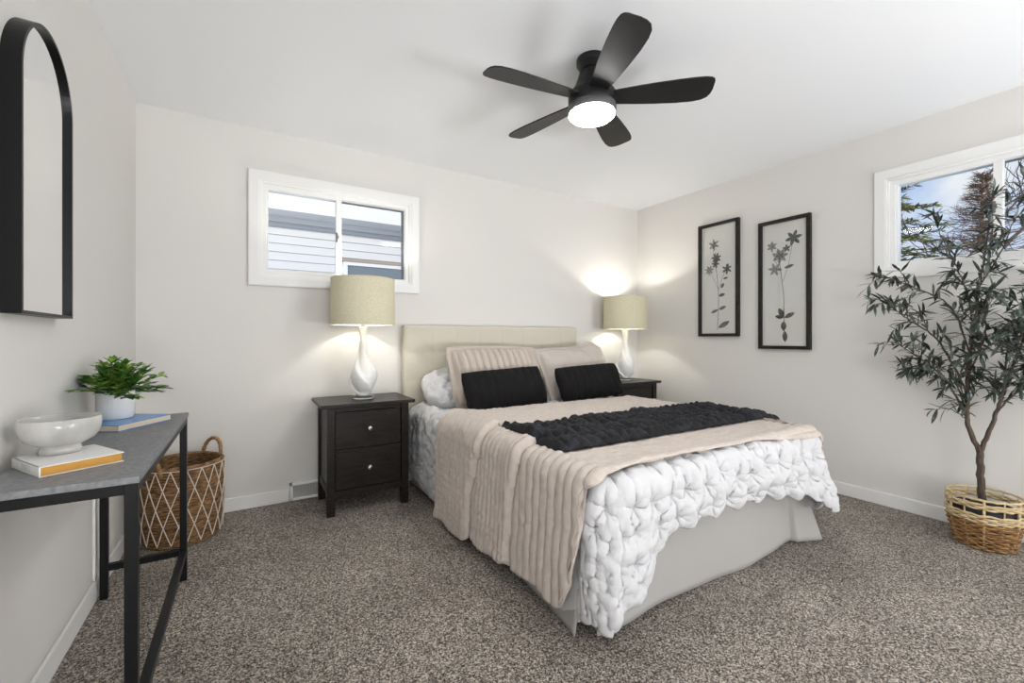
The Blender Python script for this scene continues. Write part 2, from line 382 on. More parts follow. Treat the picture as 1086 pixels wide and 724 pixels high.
# headboard: buttoned squares
hx0, hx1, hz0, hz1 = 1.545, 3.192, 0.30, 1.185
cw, chh = (hx1 - hx0) / 8, 0.205
def hb(i, j):
    u, v = i / 160, j / 90
    x = hx0 + (hx1 - hx0) * u; z = hz0 + (hz1 - hz0) * v
    e = min(x - hx0, hx1 - x, hz1 - z)
    y = -0.088 + (0.012 * (1 - min(1, e / 0.02)) ** 2)
    fx = abs(((x - hx0) / cw + 0.5) % 1 - 0.5) * cw; fz = abs(((hz1 - z) / chh + 0.5) % 1 - 0.5) * chh
    if (x - hx0) > cw * 0.4 and (hx1 - x) > cw * 0.4: y += 0.003 * exp(-(fx / 0.008) ** 2)
    if (hz1 - z) > chh * 0.4: y += 0.003 * exp(-(fz / 0.008) ** 2)
    if (hz1 - z) > chh * 0.4 and (x - hx0) > cw * 0.4 and (hx1 - x) > cw * 0.4: y += 0.009 * exp(-(fx * fx + fz * fz) / 0.0009)
    return (x, y, z)
b = MB(); b.grid(hb, 161, 91)
b.box(hx0, hx1, -0.078, -0.022, hz0, hz1)
hbo = bedpart('headboard', b, M_headboard)
for k in range(1, 8):
    for q in range(1, 3):
        b = MB(); x = hx0 + cw * k; z = hz1 - chh * q
        b.lathe([(0.0001, 0.006), (0.007, 0.005), (0.011, 0.0)], 14, M=Matrix.Translation((x, -0.069, z)) @ Matrix.Rotation(pi / 2, 4, 'X'))
        d = Vector((-bed.location.x, -bed.location.y, 0)); b.v = [tuple(Vector(v) + d) for v in b.v]
        b.obj('button', M_headboard, hbo)
for x in (hx0 + 0.12, hx1 - 0.12):
    bedpart('headboard_leg', bbox(x - 0.03, x + 0.03, -0.075, -0.03, 0, hz0), M_wood, bevel=0.003)
bedpart('box_spring', bbox(XL + 0.045, XR - 0.045, -2.02, -0.10, 0.12, 0.33), M_mattress, bevel=0.02, seg=3)
bedpart('mattress', bbox(XL + 0.045, XR - 0.045, -2.03, -0.10, 0.33, 0.550), M_mattress, bevel=0.04, seg=4)
for x in (XL + 0.10, XR - 0.10):
    for y in (-1.93, -0.2): bedpart('leg', bbox(x - 0.025, x + 0.025, y - 0.025, y + 0.025, 0, 0.12), M_wood, bevel=0.003)
# skirt: flat panels hanging from the box spring, splitting at the corners
def skirt_panel(p0, p1, out, nseg, amp, seed, flare=0.045, ends=(0, 0), fold=None):
    p0 = Vector(p0); p1 = Vector(p1); out = Vector(out)
    def f(i, j):
        t = i / nseg; v = j / 14
        p = p0.lerp(p1, t)
        L = (p1 - p0).length
        w = amp * v * (sin(t * L * 7 + seed) * 0.6 + 0.6 * nse(t * L * 4, seed, 0.3)) + flare * v
        lift = 0.0
        e = ends[0] * max(0, 1 - t * L / 0.25) ** 2 + ends[1] * max(0, 1 - (1 - t) * L / 0.25) ** 2
        if fold: w += 0.030 * smooth01((t - fold) * L / 0.012) * (0.35 + 0.65 * v) + 0.05 * v * smooth01((t - fold) / (1 - fold))
        q = p + out * (w + e * v)
        if fold: q.x += 0.05 * v * smooth01((t - fold) / (1 - fold))
        return (q.x, q.y, 0.34 - (0.335 - 0.006 * (1 + sin(t * L * 5 + seed))) * v)
    b = MB(); b.grid(f, nseg + 1, 15); return b
b = skirt_panel((XL + 0.02, -2.035, 0), (3.115, -2.035, 0), (0, -1, 0), 260, 0.026, 1.0, 0.03, fold=0.925)
f3 = skirt_panel((XL + 0.02, -0.12, 0), (XL + 0.02, -2.03, 0), (-1, 0, 0), 90, 0.015, 2.0, 0.02, (0, 0.03))
f4 = skirt_panel((XR - 0.02, -0.12, 0), (XR - 0.02, -2.05, 0), (1, 0, 0), 90, 0.015, 5.0, 0.02)
for q in (f3, f4): b.add(q.v, q.f, True)
bedpart('bed_skirt', b, M_skirt, solid=0.004)

# draped cloth over the bed: perimeter strip (left side, foot, right side) + top
def drape(rect, zt, r, y_head, hem, disp, step, rstep, hem_flat=None, out=None, n_arc=26, top_y0=None):
    """rect = inner rectangle (xl, xr, yf); hem(side, s, ang) -> cloth length past the inner edge; disp(a, b, where) -> offset along the normal"""
    xl, xr, yf = rect
    per = []   # (q, dir, side, along)
    n = int((y_head - yf) / step)
    for i in range(n + 1):
        y = y_head - (y_head - yf) * i / n; per.append((Vector((xl, y)), Vector((-1, 0)), 0, y))
    for i in range(1, n_arc):
        a = pi + (pi / 2) * i / n_arc; per.append((Vector((xl, yf)), Vector((cos(a), sin(a))), 1, i / n_arc))
    n = int((xr - xl) / step)
    for i in range(n + 1):
        x = xl + (xr - xl) * i / n; per.append((Vector((x, yf)), Vector((0, -1)), 2, x))
    for i in range(1, n_arc):
        a = 1.5 * pi + (pi / 2) * i / n_arc; per.append((Vector((xr, yf)), Vector((cos(a), sin(a))), 3, i / n_arc))
    n = int((y_head - yf) / step)
    for i in range(n + 1):
        y = yf + (y_head - yf) * i / n; per.append((Vector((xr, y)), Vector((1, 0)), 4, y))
    hmax = max(hem(p[2], p[3]) for p in per); nr = int(hmax / rstep) + 1
    def pos(P, j):
        q, d, side, s = P; L = hem(side, s); rho = L * j / nr
        if rho < r * pi / 2:
            t = rho / r; o = r * sin(t); z = zt - r * (1 - cos(t)); nx = sin(t); nzz = cos(t)
        else:
            dr = rho - r * pi / 2; o = r; z = zt - r - dr; nx = 1.0; nzz = 0.0
            if out: o += out(side, s, dr)
        flat = q + d * rho
        h = disp(flat.x, flat.y, side, s, rho, L)
        xy = q + d * (o + nx * h)
        return (xy.x, xy.y, max(0.012, z + nzz * h))
    b = MB(); b.grid(lambda i, j: pos(per[i], j), len(per), nr + 1)
    nx_ = int((xr - xl) / step); ny_ = int((y_head - yf) / step)
    def top(i, j):
        x = xl + (xr - xl) * i / nx_; y = yf + (y_head - yf) * j / ny_
        return (x, y, zt + disp(x, y, -1, 0, 0, 1))
    b.grid(top, nx_ + 1, ny_ + 1)
    hemline = [pos(P, nr) for P in per]
    return b, hemline

def puff(a, c, ca, cb, seed=0):
    """gathered puff cloth: dimples pinched on a jittered staggered lattice, creases running out of every pinch"""
    row0 = math.floor(c / cb); best = 9.0; second = 9.0; info = None
    for row in (row0 - 1, row0, row0 + 1, row0 + 2):
        u0 = math.floor(a / ca - 0.5 * (row % 2))
        for u in (u0 - 1, u0, u0 + 1, u0 + 2):
            px = (u + 0.5 * (row % 2) + 0.45 * nse(u * 1.37 + 0.5, row * 2.11 + 0.3, seed)) * ca
            py = (row + 0.45 * nse(u * 2.03 + 0.7, row * 1.61 + 0.9, seed + 5)) * cb
            d = sqrt((a - px) ** 2 + (c - py) ** 2)
            if d < best: second = best; best = d; info = (a - px, c - py, u, row)
            elif d < second: second = d
    dx, dy, u, row = info; ang = atan2(dy, dx); sd = nse(u * 3.1, row * 2.7, seed + 8) * 20
    h = 1 - exp(-(best / (0.36 * ca)) ** 1.2)
    cre = (cos(6 * ang + sd) * 0.6 + cos(11 * ang + 2 * sd) * 0.4) * exp(-((best - 0.25 * ca) / (0.30 * ca)) ** 2)
    amp = 0.95 + 0.5 * nse(a * 7, c * 7, seed + 1.5)
    return amp * h + 0.16 * cre
def crinkle(x, y, k=1.0):
    return 0.012 * (0.35 - abs(nse(x * 17 * k, y * 17 * k, 3.3))) + 0.007 * (0.35 - abs(nse(x * 39 * k, y * 39 * k, 6.1)))

FOOT_HEM = [(1.60, 0.50), (1.68, 0.50), (1.78, 0.46), (1.83, 0.41), (1.87, 0.34), (1.93, 0.275), (2.05, 0.265), (2.4, 0.25), (2.67, 0.265), (2.95, 0.31), (3.07, 0.36)]
RD = 0.07
def duvet_hem(side, s):
    if side == 0: return 0.545 + 0.02 * sin(s * 9)
    if side == 1: return 0.545 + 0.035 * exp(-((s - 0.75) / 0.16) ** 2) - 0.045 * s
    if side == 2: return lerp_tab(FOOT_HEM, s) + 0.012 * sin(s * 40)
    if side == 3: return 0.36 + 0.09 * s + 0.03 * sin(s * 9)
    return 0.45
def duvet_out(side, s, dr):
    if side == 0: return 0.01 * dr
    if side == 1: return dr * (0.01 + 0.11 * s * sin(pi * s)) + 0.03 * s * sin(s * pi * 3) * dr
    if side == 2: return dr * (0.05 + 0.20 * smooth01((s - 2.6) / 0.5))
    if side == 3: return dr * (0.25 + 0.12 * sin(pi * min(1, s * 1.2)))
    return 0.12 * dr
def duvet_disp(x, y, side, s, rho, L):
    A = 0.038 if side in (-1, 0) else 0.056
    g = (0.082, 0.072) if side in (-1, 0) and y > -0.85 else (0.108, 0.098)
    h = A * puff(x, y, *g) + crinkle(x, y)
    if side == 1: h *= 0.25 + 0.75 * smooth01((s - 0.1) / 0.4)
    if side == 4 and y < -0.7: h *= 0.2
    if side == 3: h *= 1 - 0.7 * smooth01((s - 0.6) / 0.4) * (rho < 0.30)
    if side in (-1, 0) and y < -0.86: h *= 1 - 0.85 * smooth01((-0.86 - y) / 0.08)
    if side in (1, 2, 3): h *= 0.40 + 0.60 * smooth01((rho - 0.01) / 0.06)
    if side >= 0: h *= 1 - 0.6 * (rho / L) ** 8
    return h
b, _ = drape((XL + RD, XR - RD, YB + RD), 0.568, RD, -0.12, duvet_hem, duvet_disp, 0.009, 0.009, out=duvet_out)
duvet = b.obj('duvet', M_duvet, merge=0.0008, solid=0.018)
tag(duvet, 'white puffed duvet spread over the bed and hanging at its foot', 'duvet')

# quilt
QR = 0.070; QZ = 0.604
P1, P2, QF = -1.24, -1.60, -1.93
def round_end(d, R_, amt):   # hem lifts in a rounded corner within R_ of a panel's end
    if d >= R_: return 0.0
    return amt * (1 - sqrt(max(0.0, 1 - (1 - d / R_) ** 2)))
def quilt_hem(side, s):
    if side == 0:
        if s > P1: v = 0.600 - round_end(s - P1, 0.05, 0.03)
        elif s > P2: v = 0.570 - round_end(s - P2, 0.07, 0.06)
        else: v = 0.560
        v += 0.008 * sin(s * 22)
        if s < QF: v = 0.085 + (v - 0.085) * sqrt(max(0.0, 1 - ((QF - s) / (QF - (YB - 0.045 + QR))) ** 2))
        return v
    if side == 1: return 0.085 - 0.055 * smooth01(s)
    if side == 2: return lerp_tab([(1.63, 0.030), (1.78, 0.012), (2.2, 0.012), (2.6, 0.030), (3.05, 0.070)], s) + 0.004 * sin(s * 9)
    if side == 3: return 0.072 + 0.213 * smooth01((s - 0.25) / 0.6)
    return 0.285
def fold_off(y, k):
    # three overlapping hanging folds along the left side; the fold lines slant a little from the top to the hem
    a = P1 - 0.10 * (1 - k); c = P2 - 0.06 * (1 - k)
    if a - 0.016 < y <= a: return 0.006
    if y > a: return (0.044 + 0.007 * (1 - min(1, (y - a) / 0.14)) ** 1.0) * (1 - (1 - min(1, (y - a) / 0.018)) ** 2 * 0.75)
    if y > c: return (0.020 + 0.012 * (1 - min(1, (y - c) / 0.12))) * (1 - (1 - min(1, (y - c) / 0.018)) ** 2 * 0.9)
    if c - 0.016 < y <= c: return -0.012
    return 0.0
def quilt_disp(x, y, side, s, rho, L):
    per = 0.040 if y > P2 - 0.02 else 0.050
    ph = (y - P2 + 0.02 + 0.005 * nse(x * 3, y * 3, 4)) / per
    h = (0.018 if y > P2 else 0.020) * (abs(sin(pi * ph)) ** 0.3 - 0.35)
    h += 0.004 * nse(x * 55, y * 9, 2.0) + 0.003 * nse(x * 20, y * 30, 5.0)
    if side == 0:
        k = smooth01(rho / 0.45)
        h += fold_off(s, k) + 0.012 * nse(s * 4, rho * 4, 1.0) * k
        if s > P2: h += 0.0022 * sin(rho * 190 + 4 * nse(s * 16, rho * 9, 0))
        else: h += 0.010 * (0.3 - abs(nse(s * 8, rho * 16 + s * 5, 9.0)))
    if side == -1:
        e = fold_off(y, 0.0); w = 1 - smooth01((x - 1.63) / 0.20)
        h += e * w + (1 - w) * (0.026 * smooth01((y + 1.335) / 0.02))
        if y > -1.33: h += 0.006 * (0.3 - abs(nse(x * 5, y * 22, 2.2)))
    if side == 2: h += 0.004 * nse(s * 6, 0, 1)
    return h
def quilt_out(side, s, dr):
    if side == 0: return 0.05 * dr
    if side == 1: return 0.10 * dr
    if side in (3, 4): return 0.12 * dr
    return 0.03 * dr
def qstep(b): return b
b, hemline = drape((XL - 0.030 + QR, XR + 0.040 - QR, YB - 0.045 + QR), QZ, QR, -0.82, quilt_hem, quilt_disp, 0.006, 0.012, out=quilt_out)
quilt = b.obj('quilt', M_quilt, merge=0.0008, solid=0.010)
tag(quilt, 'taupe channel-stitched quilt laid across the bed under the black throw', 'quilt')
b = MB(); b.tube(hemline[::2], 0.0065, 6)
b.obj('piping', M_quilt, quilt)

# black throw
TX0, TX1, TY0, TY1 = 1.63, 3.30, -1.86, -1.36
def throw(i, j, off=0):
    u, v = i / 380, j / 120
    x = TX0 + (TX1 - TX0) * u + 0.03 * (v - 0.5) * 0; y = TY0 + (TY1 - TY0) * v + 0.07 * (1 - u) * (0.5 - v) * 0.3
    e = min(u, 1 - u) * (TX1 - TX0); f = min(v, 1 - v) * (TY1 - TY0); ee = min(e, f)
    edge = 1 - (1 - min(1, ee / 0.028)) ** 2
    px = x + 0.030 * nse(x * 5, y * 5, 2) + 0.010 * nse(x * 16, y * 16, 4); py = y + 0.04 * nse(x * 6, y * 6, 5)
    rib = abs(sin(pi * px / 0.060)) ** 0.8; lump = 0.68 + 0.32 * abs(sin(pi * (py / 0.085 + 0.5 * (math.floor(px / 0.060) % 2)))) ** 0.7
    h = 0.024 * rib * lump + 0.026 * nse(x * 6, y * 8, 1) + 0.006 * nse(x * 24, y * 24, 7) + 0.006 * nse(x * 60, y * 60, 3)
    z = QZ + 0.020 + fold_off(y, 0.0) * (1 - smooth01((x - 1.63) / 0.20)) + edge * (0.016 + h)
    if x > XR - 0.02: z -= 0.55 * (x - XR + 0.02) ** 1.6
    return (x, y, z)
b = MB(); b.grid(throw, 381, 121)
th = b.obj('throw_blanket', M_fur, solid=0.010)
tag(th, 'black ribbed faux-fur throw laid across the taupe quilt', 'throw')

# pillows
def pillow_mesh(w, h, t, nu=90, nv=56, chan=None, namp=0.006, pinch=0.07, flange=0.0, seed=0, p=0.42, rnd=0.0, warp=None):
    b = MB()
    def f(side):
        def g(i, j):
            u, v = 2 * i / nu - 1, 2 * j / nv - 1
            fu = flange / (w / 2); fv = flange / (h / 2)
            uu = min(1.0, abs(u) / (1 - fu)) if fu else abs(u); vv = min(1.0, abs(v) / (1 - fv)) if fv else abs(v)
            k = (max(0.0, (1 - uu ** 2.2)) * max(0.0, (1 - vv ** 2.2))) ** p
            x = w / 2 * u * (1 - pinch * (1 - v * v) * abs(u) ** 3); z = h / 2 * v * (1 - pinch * 1.2 * (1 - u * u) * abs(v) ** 3)
            d = t / 2 * k
            if rnd: x *= 1 - rnd * abs(v) ** 4 * (0.3 + 0.7 * abs(u)); z *= 1 - rnd * abs(u) ** 4
            if warp: z += warp(u, v)
            if chan: 
                per, amp = chan; d += amp * (abs(sin(pi * (x + 10 * per) / per)) ** 0.35 - 0.5) * min(1, k * 2.5)
            d += namp * nse(x * 9, z * 9, seed + side) * min(1, k * 2) + namp * 0.5 * nse(x * 25, z * 25, seed + 3 + side) * min(1, k * 2)
            d += 0.003
            return (x, -d if side == 0 else d, z)
        return g
    b.grid(f(0), nu + 1, nv + 1)
    g1 = f(1); o = MB(); o.grid(g1, nu + 1, nv + 1)
    b.add(o.v, [q[::-1] for q in o.f], True)
    # close the rim
    N = (nu + 1) * (nv + 1); ring = [i for i in range(nu + 1)] + [(nu + 1) * j + nu for j in range(1, nv + 1)] + [(nu + 1) * nv + i for i in range(nu - 1, -1, -1)] + [(nu + 1) * j for j in range(nv - 1, 0, -1)]
    for a, c in zip(ring, ring[1:] + ring[:1]): b.f.append((a, N + a, N + c, c)); b.sm.append(True)
    return b
def place(o, loc, tilt, rz=0.0, roll=0.0):
    o.matrix_world = Matrix.Translation(loc) @ Matrix.Rotation(rz, 4, 'Z') @ Matrix.Rotation(-tilt, 4, 'X') @ Matrix.Rotation(roll, 4, 'Y')
def puff_pillow():
    b = pillow_mesh(0.70, 0.40, 0.18, 110, 70, namp=0.004, seed=4, rnd=0.22, pinch=0.0)
    nv = []
    for (x, y, z) in b.v:
        k = min(1.0, abs(y) / 0.03); s = -1 if y < 0 else 1
        nv.append((x, y + s * k * (0.038 * puff(x, z, 0.085, 0.075, 9) - 0.018), z))
    b.v = nv; return b
wp = puff_pillow().obj('pillow', M_duvet); place(wp, (1.965, -0.300, 0.715), radians(55), radians(-3))
tag(wp, 'white puffed pillow tucked behind the left taupe sham', 'pillow')
sl = pillow_mesh(0.82, 0.48, 0.19, 190, 80, chan=(0.056, 0.036), flange=0.035, seed=1, namp=0.010, rnd=0.05, pinch=0.03, warp=lambda u, v: 0.012 * (1 - u * u) * (v > 0) * v).obj('pillow', M_sham); place(sl, (2.152, -0.435, 0.805), radians(24), radians(3), radians(1))
tag(sl, 'taupe pillow sham with vertical channel stitching, at left by the headboard', 'pillow')
sr = pillow_mesh(0.775, 0.50, 0.19, 100, 70, flange=0.03, seed=2, namp=0.016, pinch=0.05, rnd=0.05, warp=lambda u, v: (0.035 * exp(-((u - 0.62) / 0.25) ** 2) - 0.03 * smooth01((u - 0.75) / 0.25)) * max(0, v)).obj('pillow', M_shamR); place(sr, (2.925, -0.415, 0.800), radians(26), radians(2), radians(-3))
tag(sr, 'smooth taupe pillow standing nearest the right bedside lamp', 'pillow')
bl = pillow_mesh(0.700, 0.300, 0.13, 110, 50, chan=(0.066, 0.016), seed=7, pinch=0.04, rnd=0.06, namp=0.010).obj('pillow', M_blackfab); place(bl, (2.090, -0.650, 0.735), radians(22), radians(6), radians(-2))
tag(bl, 'black channelled lumbar pillow leaning on the channel-stitched taupe sham', 'pillow')
br = pillow_mesh(0.665, 0.280, 0.13, 110, 50, chan=(0.066, 0.016), seed=8, pinch=0.04, rnd=0.06, namp=0.010).obj('pillow', M_blackfab); place(br, (2.862, -0.640, 0.745), radians(22), radians(2), radians(-2))
tag(br, 'black channelled lumbar pillow leaning on the smooth taupe pillow', 'pillow')

# ------------------------------------------------------------------ nightstands
def nightstand(label, loc):
    r = thing('nightstand', label, 'nightstand', loc, 0, 'pair of nightstands beside the bed')
    w, d, h = 0.505, 0.40, 0.685; y0 = -d  # front at y=-d, back at 0
    bbox(-0.29, 0.29, -d - 0.025, 0.004, h - 0.022, h).obj('top', M_wood, r, bevel=0.004)
    L = 0.048
    for sx in (-1, 1):
        for (a, c) in ((-d, -d + L), (-L, 0)):
            x0 = -w / 2 if sx < 0 else w / 2 - L
            bbox(x0, x0 + L, a, c, 0, h - 0.022).obj('leg', M_wood, r, bevel=0.003)
        xs = -w / 2 + 0.012 if sx < 0 else w / 2 - 0.024
        b = bbox(xs, xs + 0.012, -d + L, -L, 0.13, h - 0.022); b.box(xs - 0.006 if sx < 0 else xs, xs + 0.012 if sx < 0 else xs + 0.018, -d + L, -L, 0.12, 0.165)
        b.box(xs - 0.006 if sx < 0 else xs, xs + 0.012 if sx < 0 else xs + 0.018, -d + L, -L, h - 0.06, h - 0.022)
        b.obj('side_panel', M_wood, r, bevel=0.002)
    bbox(-w / 2 + L, w / 2 - L, -0.02, -0.008, 0.13, h - 0.022).obj('back_panel', M_wood, r)
    for (ya, yb, za, zb) in ((-d + 0.006, -0.02, 0.112, 0.150), (-d + 0.006, -d + 0.03, h - 0.052, h - 0.022), (-d + 0.010, -d + 0.03, 0.385, 0.398)):
        bbox(-w / 2 + L, w / 2 - L, ya, yb, za, zb).obj('rail', M_wood, r, bevel=0.002)
    for z0, z1 in ((0.153, 0.383), (0.400, 0.630)):
        q = bbox(-w / 2 + L + 0.003, w / 2 - L - 0.003, -d + 0.012, -d + 0.032, z0, z1)
        q.box(-w / 2 + L + 0.012, w / 2 - L - 0.012, -d + 0.032, -0.06, z0 + 0.01, z1 - 0.03)
        dr = q.obj('drawer', M_wood, r, bevel=0.003)
        b = MB(); b.lathe([(0.006, 0), (0.006, 0.010), (0.013, 0.014), (0.0165, 0.020), (0.015, 0.026), (0.009, 0.030), (0.0001, 0.031)], 20,
                          M=Matrix.Translation((0, -d + 0.012, (z0 + z1) / 2 + 0.005)) @ Matrix.Rotation(pi / 2, 4, 'X'))
        b.obj('knob', M_knob, dr)
    return r
nsl = nightstand('black-brown two-drawer nightstand left of the bed, beside the floor vent', (1.21, -0.035, 0))
nsr = copy_tree(nsl); nsr.location = (3.625, -0.035, 0)
nsr['label'] = 'black-brown nightstand right of the bed, mostly hidden behind the bedding'

# ------------------------------------------------------------------ table lamps
def table_lamp(label, loc):
    r = thing('table_lamp', label, 'lamp', loc, 0, 'pair of white ceramic bedside lamps')
    b = MB(); b.lathe([(0.0001, 0.0), (0.066, 0.0), (0.070, 0.003), (0.070, 0.019), (0.066, 0.022), (0.0001, 0.022)], 40); b.obj('foot', M_acrylic, r)
    tab = [(0.0, 0.040), (0.02, 0.056), (0.05, 0.078), (0.09, 0.094), (0.125, 0.097), (0.16, 0.088), (0.20, 0.066), (0.24, 0.046), (0.28, 0.034), (0.33, 0.028), (0.38, 0.026), (0.43, 0.027), (0.455, 0.029)]
    prof = [(lerp_tab(tab, 0.455 * i / 70), 0.022 + 0.455 * i / 70) for i in range(71)]
    def tw(rr, a, z, j):
        t = j / 70
        ph = 3 * (a + 4.4 * t ** 0.8); m = 0.5 + 0.5 * sin(ph)
        saw = ((ph / (2 * pi)) % 1.0)
        sc = saw ** 1.3 if saw < 0.86 else (1 - saw) / 0.14 * 0.82
        amp = 0.32 * (smooth01(t / 0.06) if t < 0.5 else (1 - smooth01((t - 0.82) / 0.18)))
        return rr * (1 - amp * 0.75 + amp * sc), a, z
    b = MB(); b.lathe(prof, 96, fn=tw); b.lathe([(0.029, 0.477), (0.022, 0.483), (0.0001, 0.483)], 32); b.obj('vase_body', M_ceramic, r)
    b = MB(); b.lathe([(0.013, 0.480), (0.013, 0.500), (0.017, 0.502), (0.017, 0.535), (0.010, 0.540), (0.010, 0.560)], 20); b.obj('socket', M_knob, r)
    bb = MB(); bb.lathe([(0.0001, 0.553), (0.012, 0.555), (0.016, 0.575), (0.029, 0.605), (0.030, 0.625), (0.020, 0.645), (0.0001, 0.652)], 20); bu = bb.obj('bulb', M_bulb, r)
    b = MB(); R, z0, z1 = 0.204, 0.492, 0.795
    b.lathe([(R + 0.001, z0), (R - 0.002, z1)], 72, cap=False); b.lathe([(R - 0.001, z0), (R - 0.004, z1)], 72, cap=False)
    sh = b.obj('lamp_shade', M_shade, r)
    for z, q in ((z0, R), (z1, R - 0.003)):
        b = MB(); b.tube([(q * cos(2 * pi * i / 72), q * sin(2 * pi * i / 72), z) for i in range(72)], 0.0032, 6, closed=True); b.obj('shade_trim', M_shade, sh)
    b = MB()
    for k in range(3):
        a = 2 * pi * k / 3 + 0.4; b.tube([(0.008 * cos(a), 0.008 * sin(a), z1 - 0.012), ((R - 0.004) * cos(a), (R - 0.004) * sin(a), z1 - 0.004)], 0.002, 6)
    b.tube([(0.045 * sin(pi * t), 0, 0.54 + 0.245 * t) for t in [i / 16 for i in range(17)]], 0.002, 6)
    b.tube([(-0.045 * sin(pi * t), 0, 0.54 + 0.245 * t) for t in [i / 16 for i in range(17)]], 0.002, 6)
    b.obj('harp', M_knob, r)
    b = MB(); b.lathe([(0.006, z1 - 0.014), (0.006, z1 + 0.004), (0.012, z1 + 0.010), (0.011, z1 + 0.020), (0.005, z1 + 0.028), (0.0001, z1 + 0.030)], 16); b.obj('finial', M_knob, r)
    return r
lampl = table_lamp('white twisted ceramic lamp with beige drum shade under the back window', (1.210, -0.255, 0.685))
lampr = copy_tree(lampl); lampr.location = (3.655, -0.245, 0.685)
lampr['label'] = 'white twisted ceramic lamp with beige drum shade in the far room corner'
for root, pw in ((lampl, LAMP_L), (lampr, LAMP_R)):
    ld = bpy.data.lights.new('bulb_light', 'POINT'); ld.energy = pw; ld.shadow_soft_size = 0.03; ld.color = (1.0, 0.965, 0.91)
    lo = bpy.data.objects.new('bulb_light', ld); COL.objects.link(lo); lo.location = root.location + Vector((0, 0, 0.665))

# ------------------------------------------------------------------ ceiling fan
fan = thing('ceiling_fan', 'black five-blade ceiling fan with a lit round lens, close to the ceiling', 'ceiling fan', (1.975, -1.655, H))
b = MB(); b.lathe([(0.0001, 0.0), (0.072, 0.0), (0.074, -0.006), (0.074, -0.026), (0.066, -0.034), (0.060, -0.036), (0.060, -0.062), (0.0001, -0.062)][::-1], 40); b.obj('canopy', M_fanm, fan)
b = MB(); b.lathe([(0.056, -0.055), (0.062, -0.075), (0.075, -0.115), (0.094, -0.155), (0.106, -0.168), (0.114, -0.172), (0.114, -0.225), (0.110, -0.232), (0.0001, -0.232)][::-1], 48); b.obj('motor_housing', M_fanm, fan)
b = MB(); b.lathe([(0.110, -0.230), (0.116, -0.232), (0.116, -0.262), (0.112, -0.266), (0.0001, -0.262)][::-1], 48); b.obj('light_ring', M_fanring, fan)
b = MB(); b.lathe([(0.110, -0.262), (0.110, -0.272), (0.102, -0.280), (0.080, -0.286), (0.04, -0.290), (0.0001, -0.291)][::-1], 48); b.obj('lens', M_lens, fan)
blade_tab = [(0.085, 0.085, 0.0), (0.12, 0.092, 0.0), (0.20, 0.112, 0.002), (0.30, 0.132, 0.004), (0.40, 0.146, 0.006), (0.47, 0.148, 0.006), (0.51, 0.140, 0.004), (0.535, 0.120, 0.0), (0.547, 0.090, -0.006), (0.552, 0.050, -0.012)]
for k in range(5):
    b = MB(); th_ = 0.007
    n = len(blade_tab); top = []; 
    def bl_pt(i, s, z):
        r_, w_, o_ = blade_tab[i]; return Vector((r_, o_ + s * w_ / 2, z))
    loop = [bl_pt(i, 1, 0) for i in range(n)] + [bl_pt(i, -1, 0) for i in range(n - 1, -1, -1)]
    Mx = Matrix.Rotation(radians(173.5 + 72 * k), 4, 'Z') @ Matrix.Translation((0, 0, -0.193)) @ Matrix.Rotation(radians(-12), 4, 'X')
    b.prism([(v.x, v.y) for v in loop], -th_ / 2, th_ / 2, M=Mx)
    b.obj('blade', M_blade, fan, bevel=0.002)

# ------------------------------------------------------------------ wall mirror (left wall)
mir = thing('wall_mirror', 'arched black-framed mirror hanging on the left wall', 'mirror', (0.0, -1.428, 1.153))
mw, mh, md = 0.196, 0.845, 0.042
def arch(ins, n=40):
    w = mw - ins; zb = ins; zc = mh - mw
    pts = [(-w, zb), (-w, zc)] + [(-w * cos(pi * i / n), zc + w * sin(pi * i / n)) for i in range(1, n)] + [(w, zc), (w, zb)]
    return pts
A0, A1 = arch(0.0), arch(0.009)
N = len(A0); b = MB()
vs = [(0.001, y, z) for y, z in A0] + [(md, y, z) for y, z in A0] + [(md, y, z) for y, z in A1] + [(md - 0.014, y, z) for y, z in A1]
fs = []
for i in range(N):
    k = (i + 1) % N
    for q in range(3): fs.append((q * N + i, q * N + k, (q + 1) * N + k, (q + 1) * N + i))
fs.append(tuple(range(N)))
b.add(vs, fs); b.obj('frame', M_mirframe, mir)
b = MB(); Ai = arch(0.0085); b.add([(md - 0.012, y, z) for y, z in Ai], [tuple(range(N))]); b.obj('mirror_glass', M_mirror, mir)
mir.scale = (1, 1, 1)

# ------------------------------------------------------------------ console desk
DZ = 0.750; DX0, DX1, DY0, DY1 = 0.018, 0.318, -1.872, -0.800
desk = thing('console_table', 'black metal console table with a grey stone-look top, along the left wall', 'table', ((DX0 + DX1) / 2, (DY0 + DY1) / 2, 0))
hx, hy = (DX1 - DX0) / 2, (DY1 - DY0) / 2
bbox(-hx, hx, -hy, hy, DZ - 0.017, DZ).obj('table_top', M_slate, desk, bevel=0.0015)
q = 0.026
for sx in (-1, 1):
    for sy in (-1, 1):
        x0 = -hx + 0.004 if sx < 0 else hx - 0.004 - q; y0 = -hy + 0.004 if sy < 0 else hy - 0.004 - q
        bbox(x0, x0 + q, y0, y0 + q, 0, DZ - 0.017).obj('leg', M_black, desk, bevel=0.0015)
b = MB(); z1 = DZ - 0.017; z0 = z1 - 0.026; e = 0.004
b.box(-hx + e + q, hx - e - q, -hy + e, -hy + e + q, z0, z1); b.box(-hx + e + q, hx - e - q, hy - e - q, hy - e, z0, z1)
b.box(-hx + e, -hx + e + q, -hy + e + q, hy - e - q, z0, z1); b.box(hx - e - q, hx - e, -hy + e + q, hy - e - q, z0, z1)
b.obj('top_rail', M_black, desk, bevel=0.0015)
b = MB(); b.box(-hx + e + q, hx - e - q, hy - e - q, hy - e, 0.115, 0.141); b.obj('end_rail', M_black, desk, bevel=0.0015)
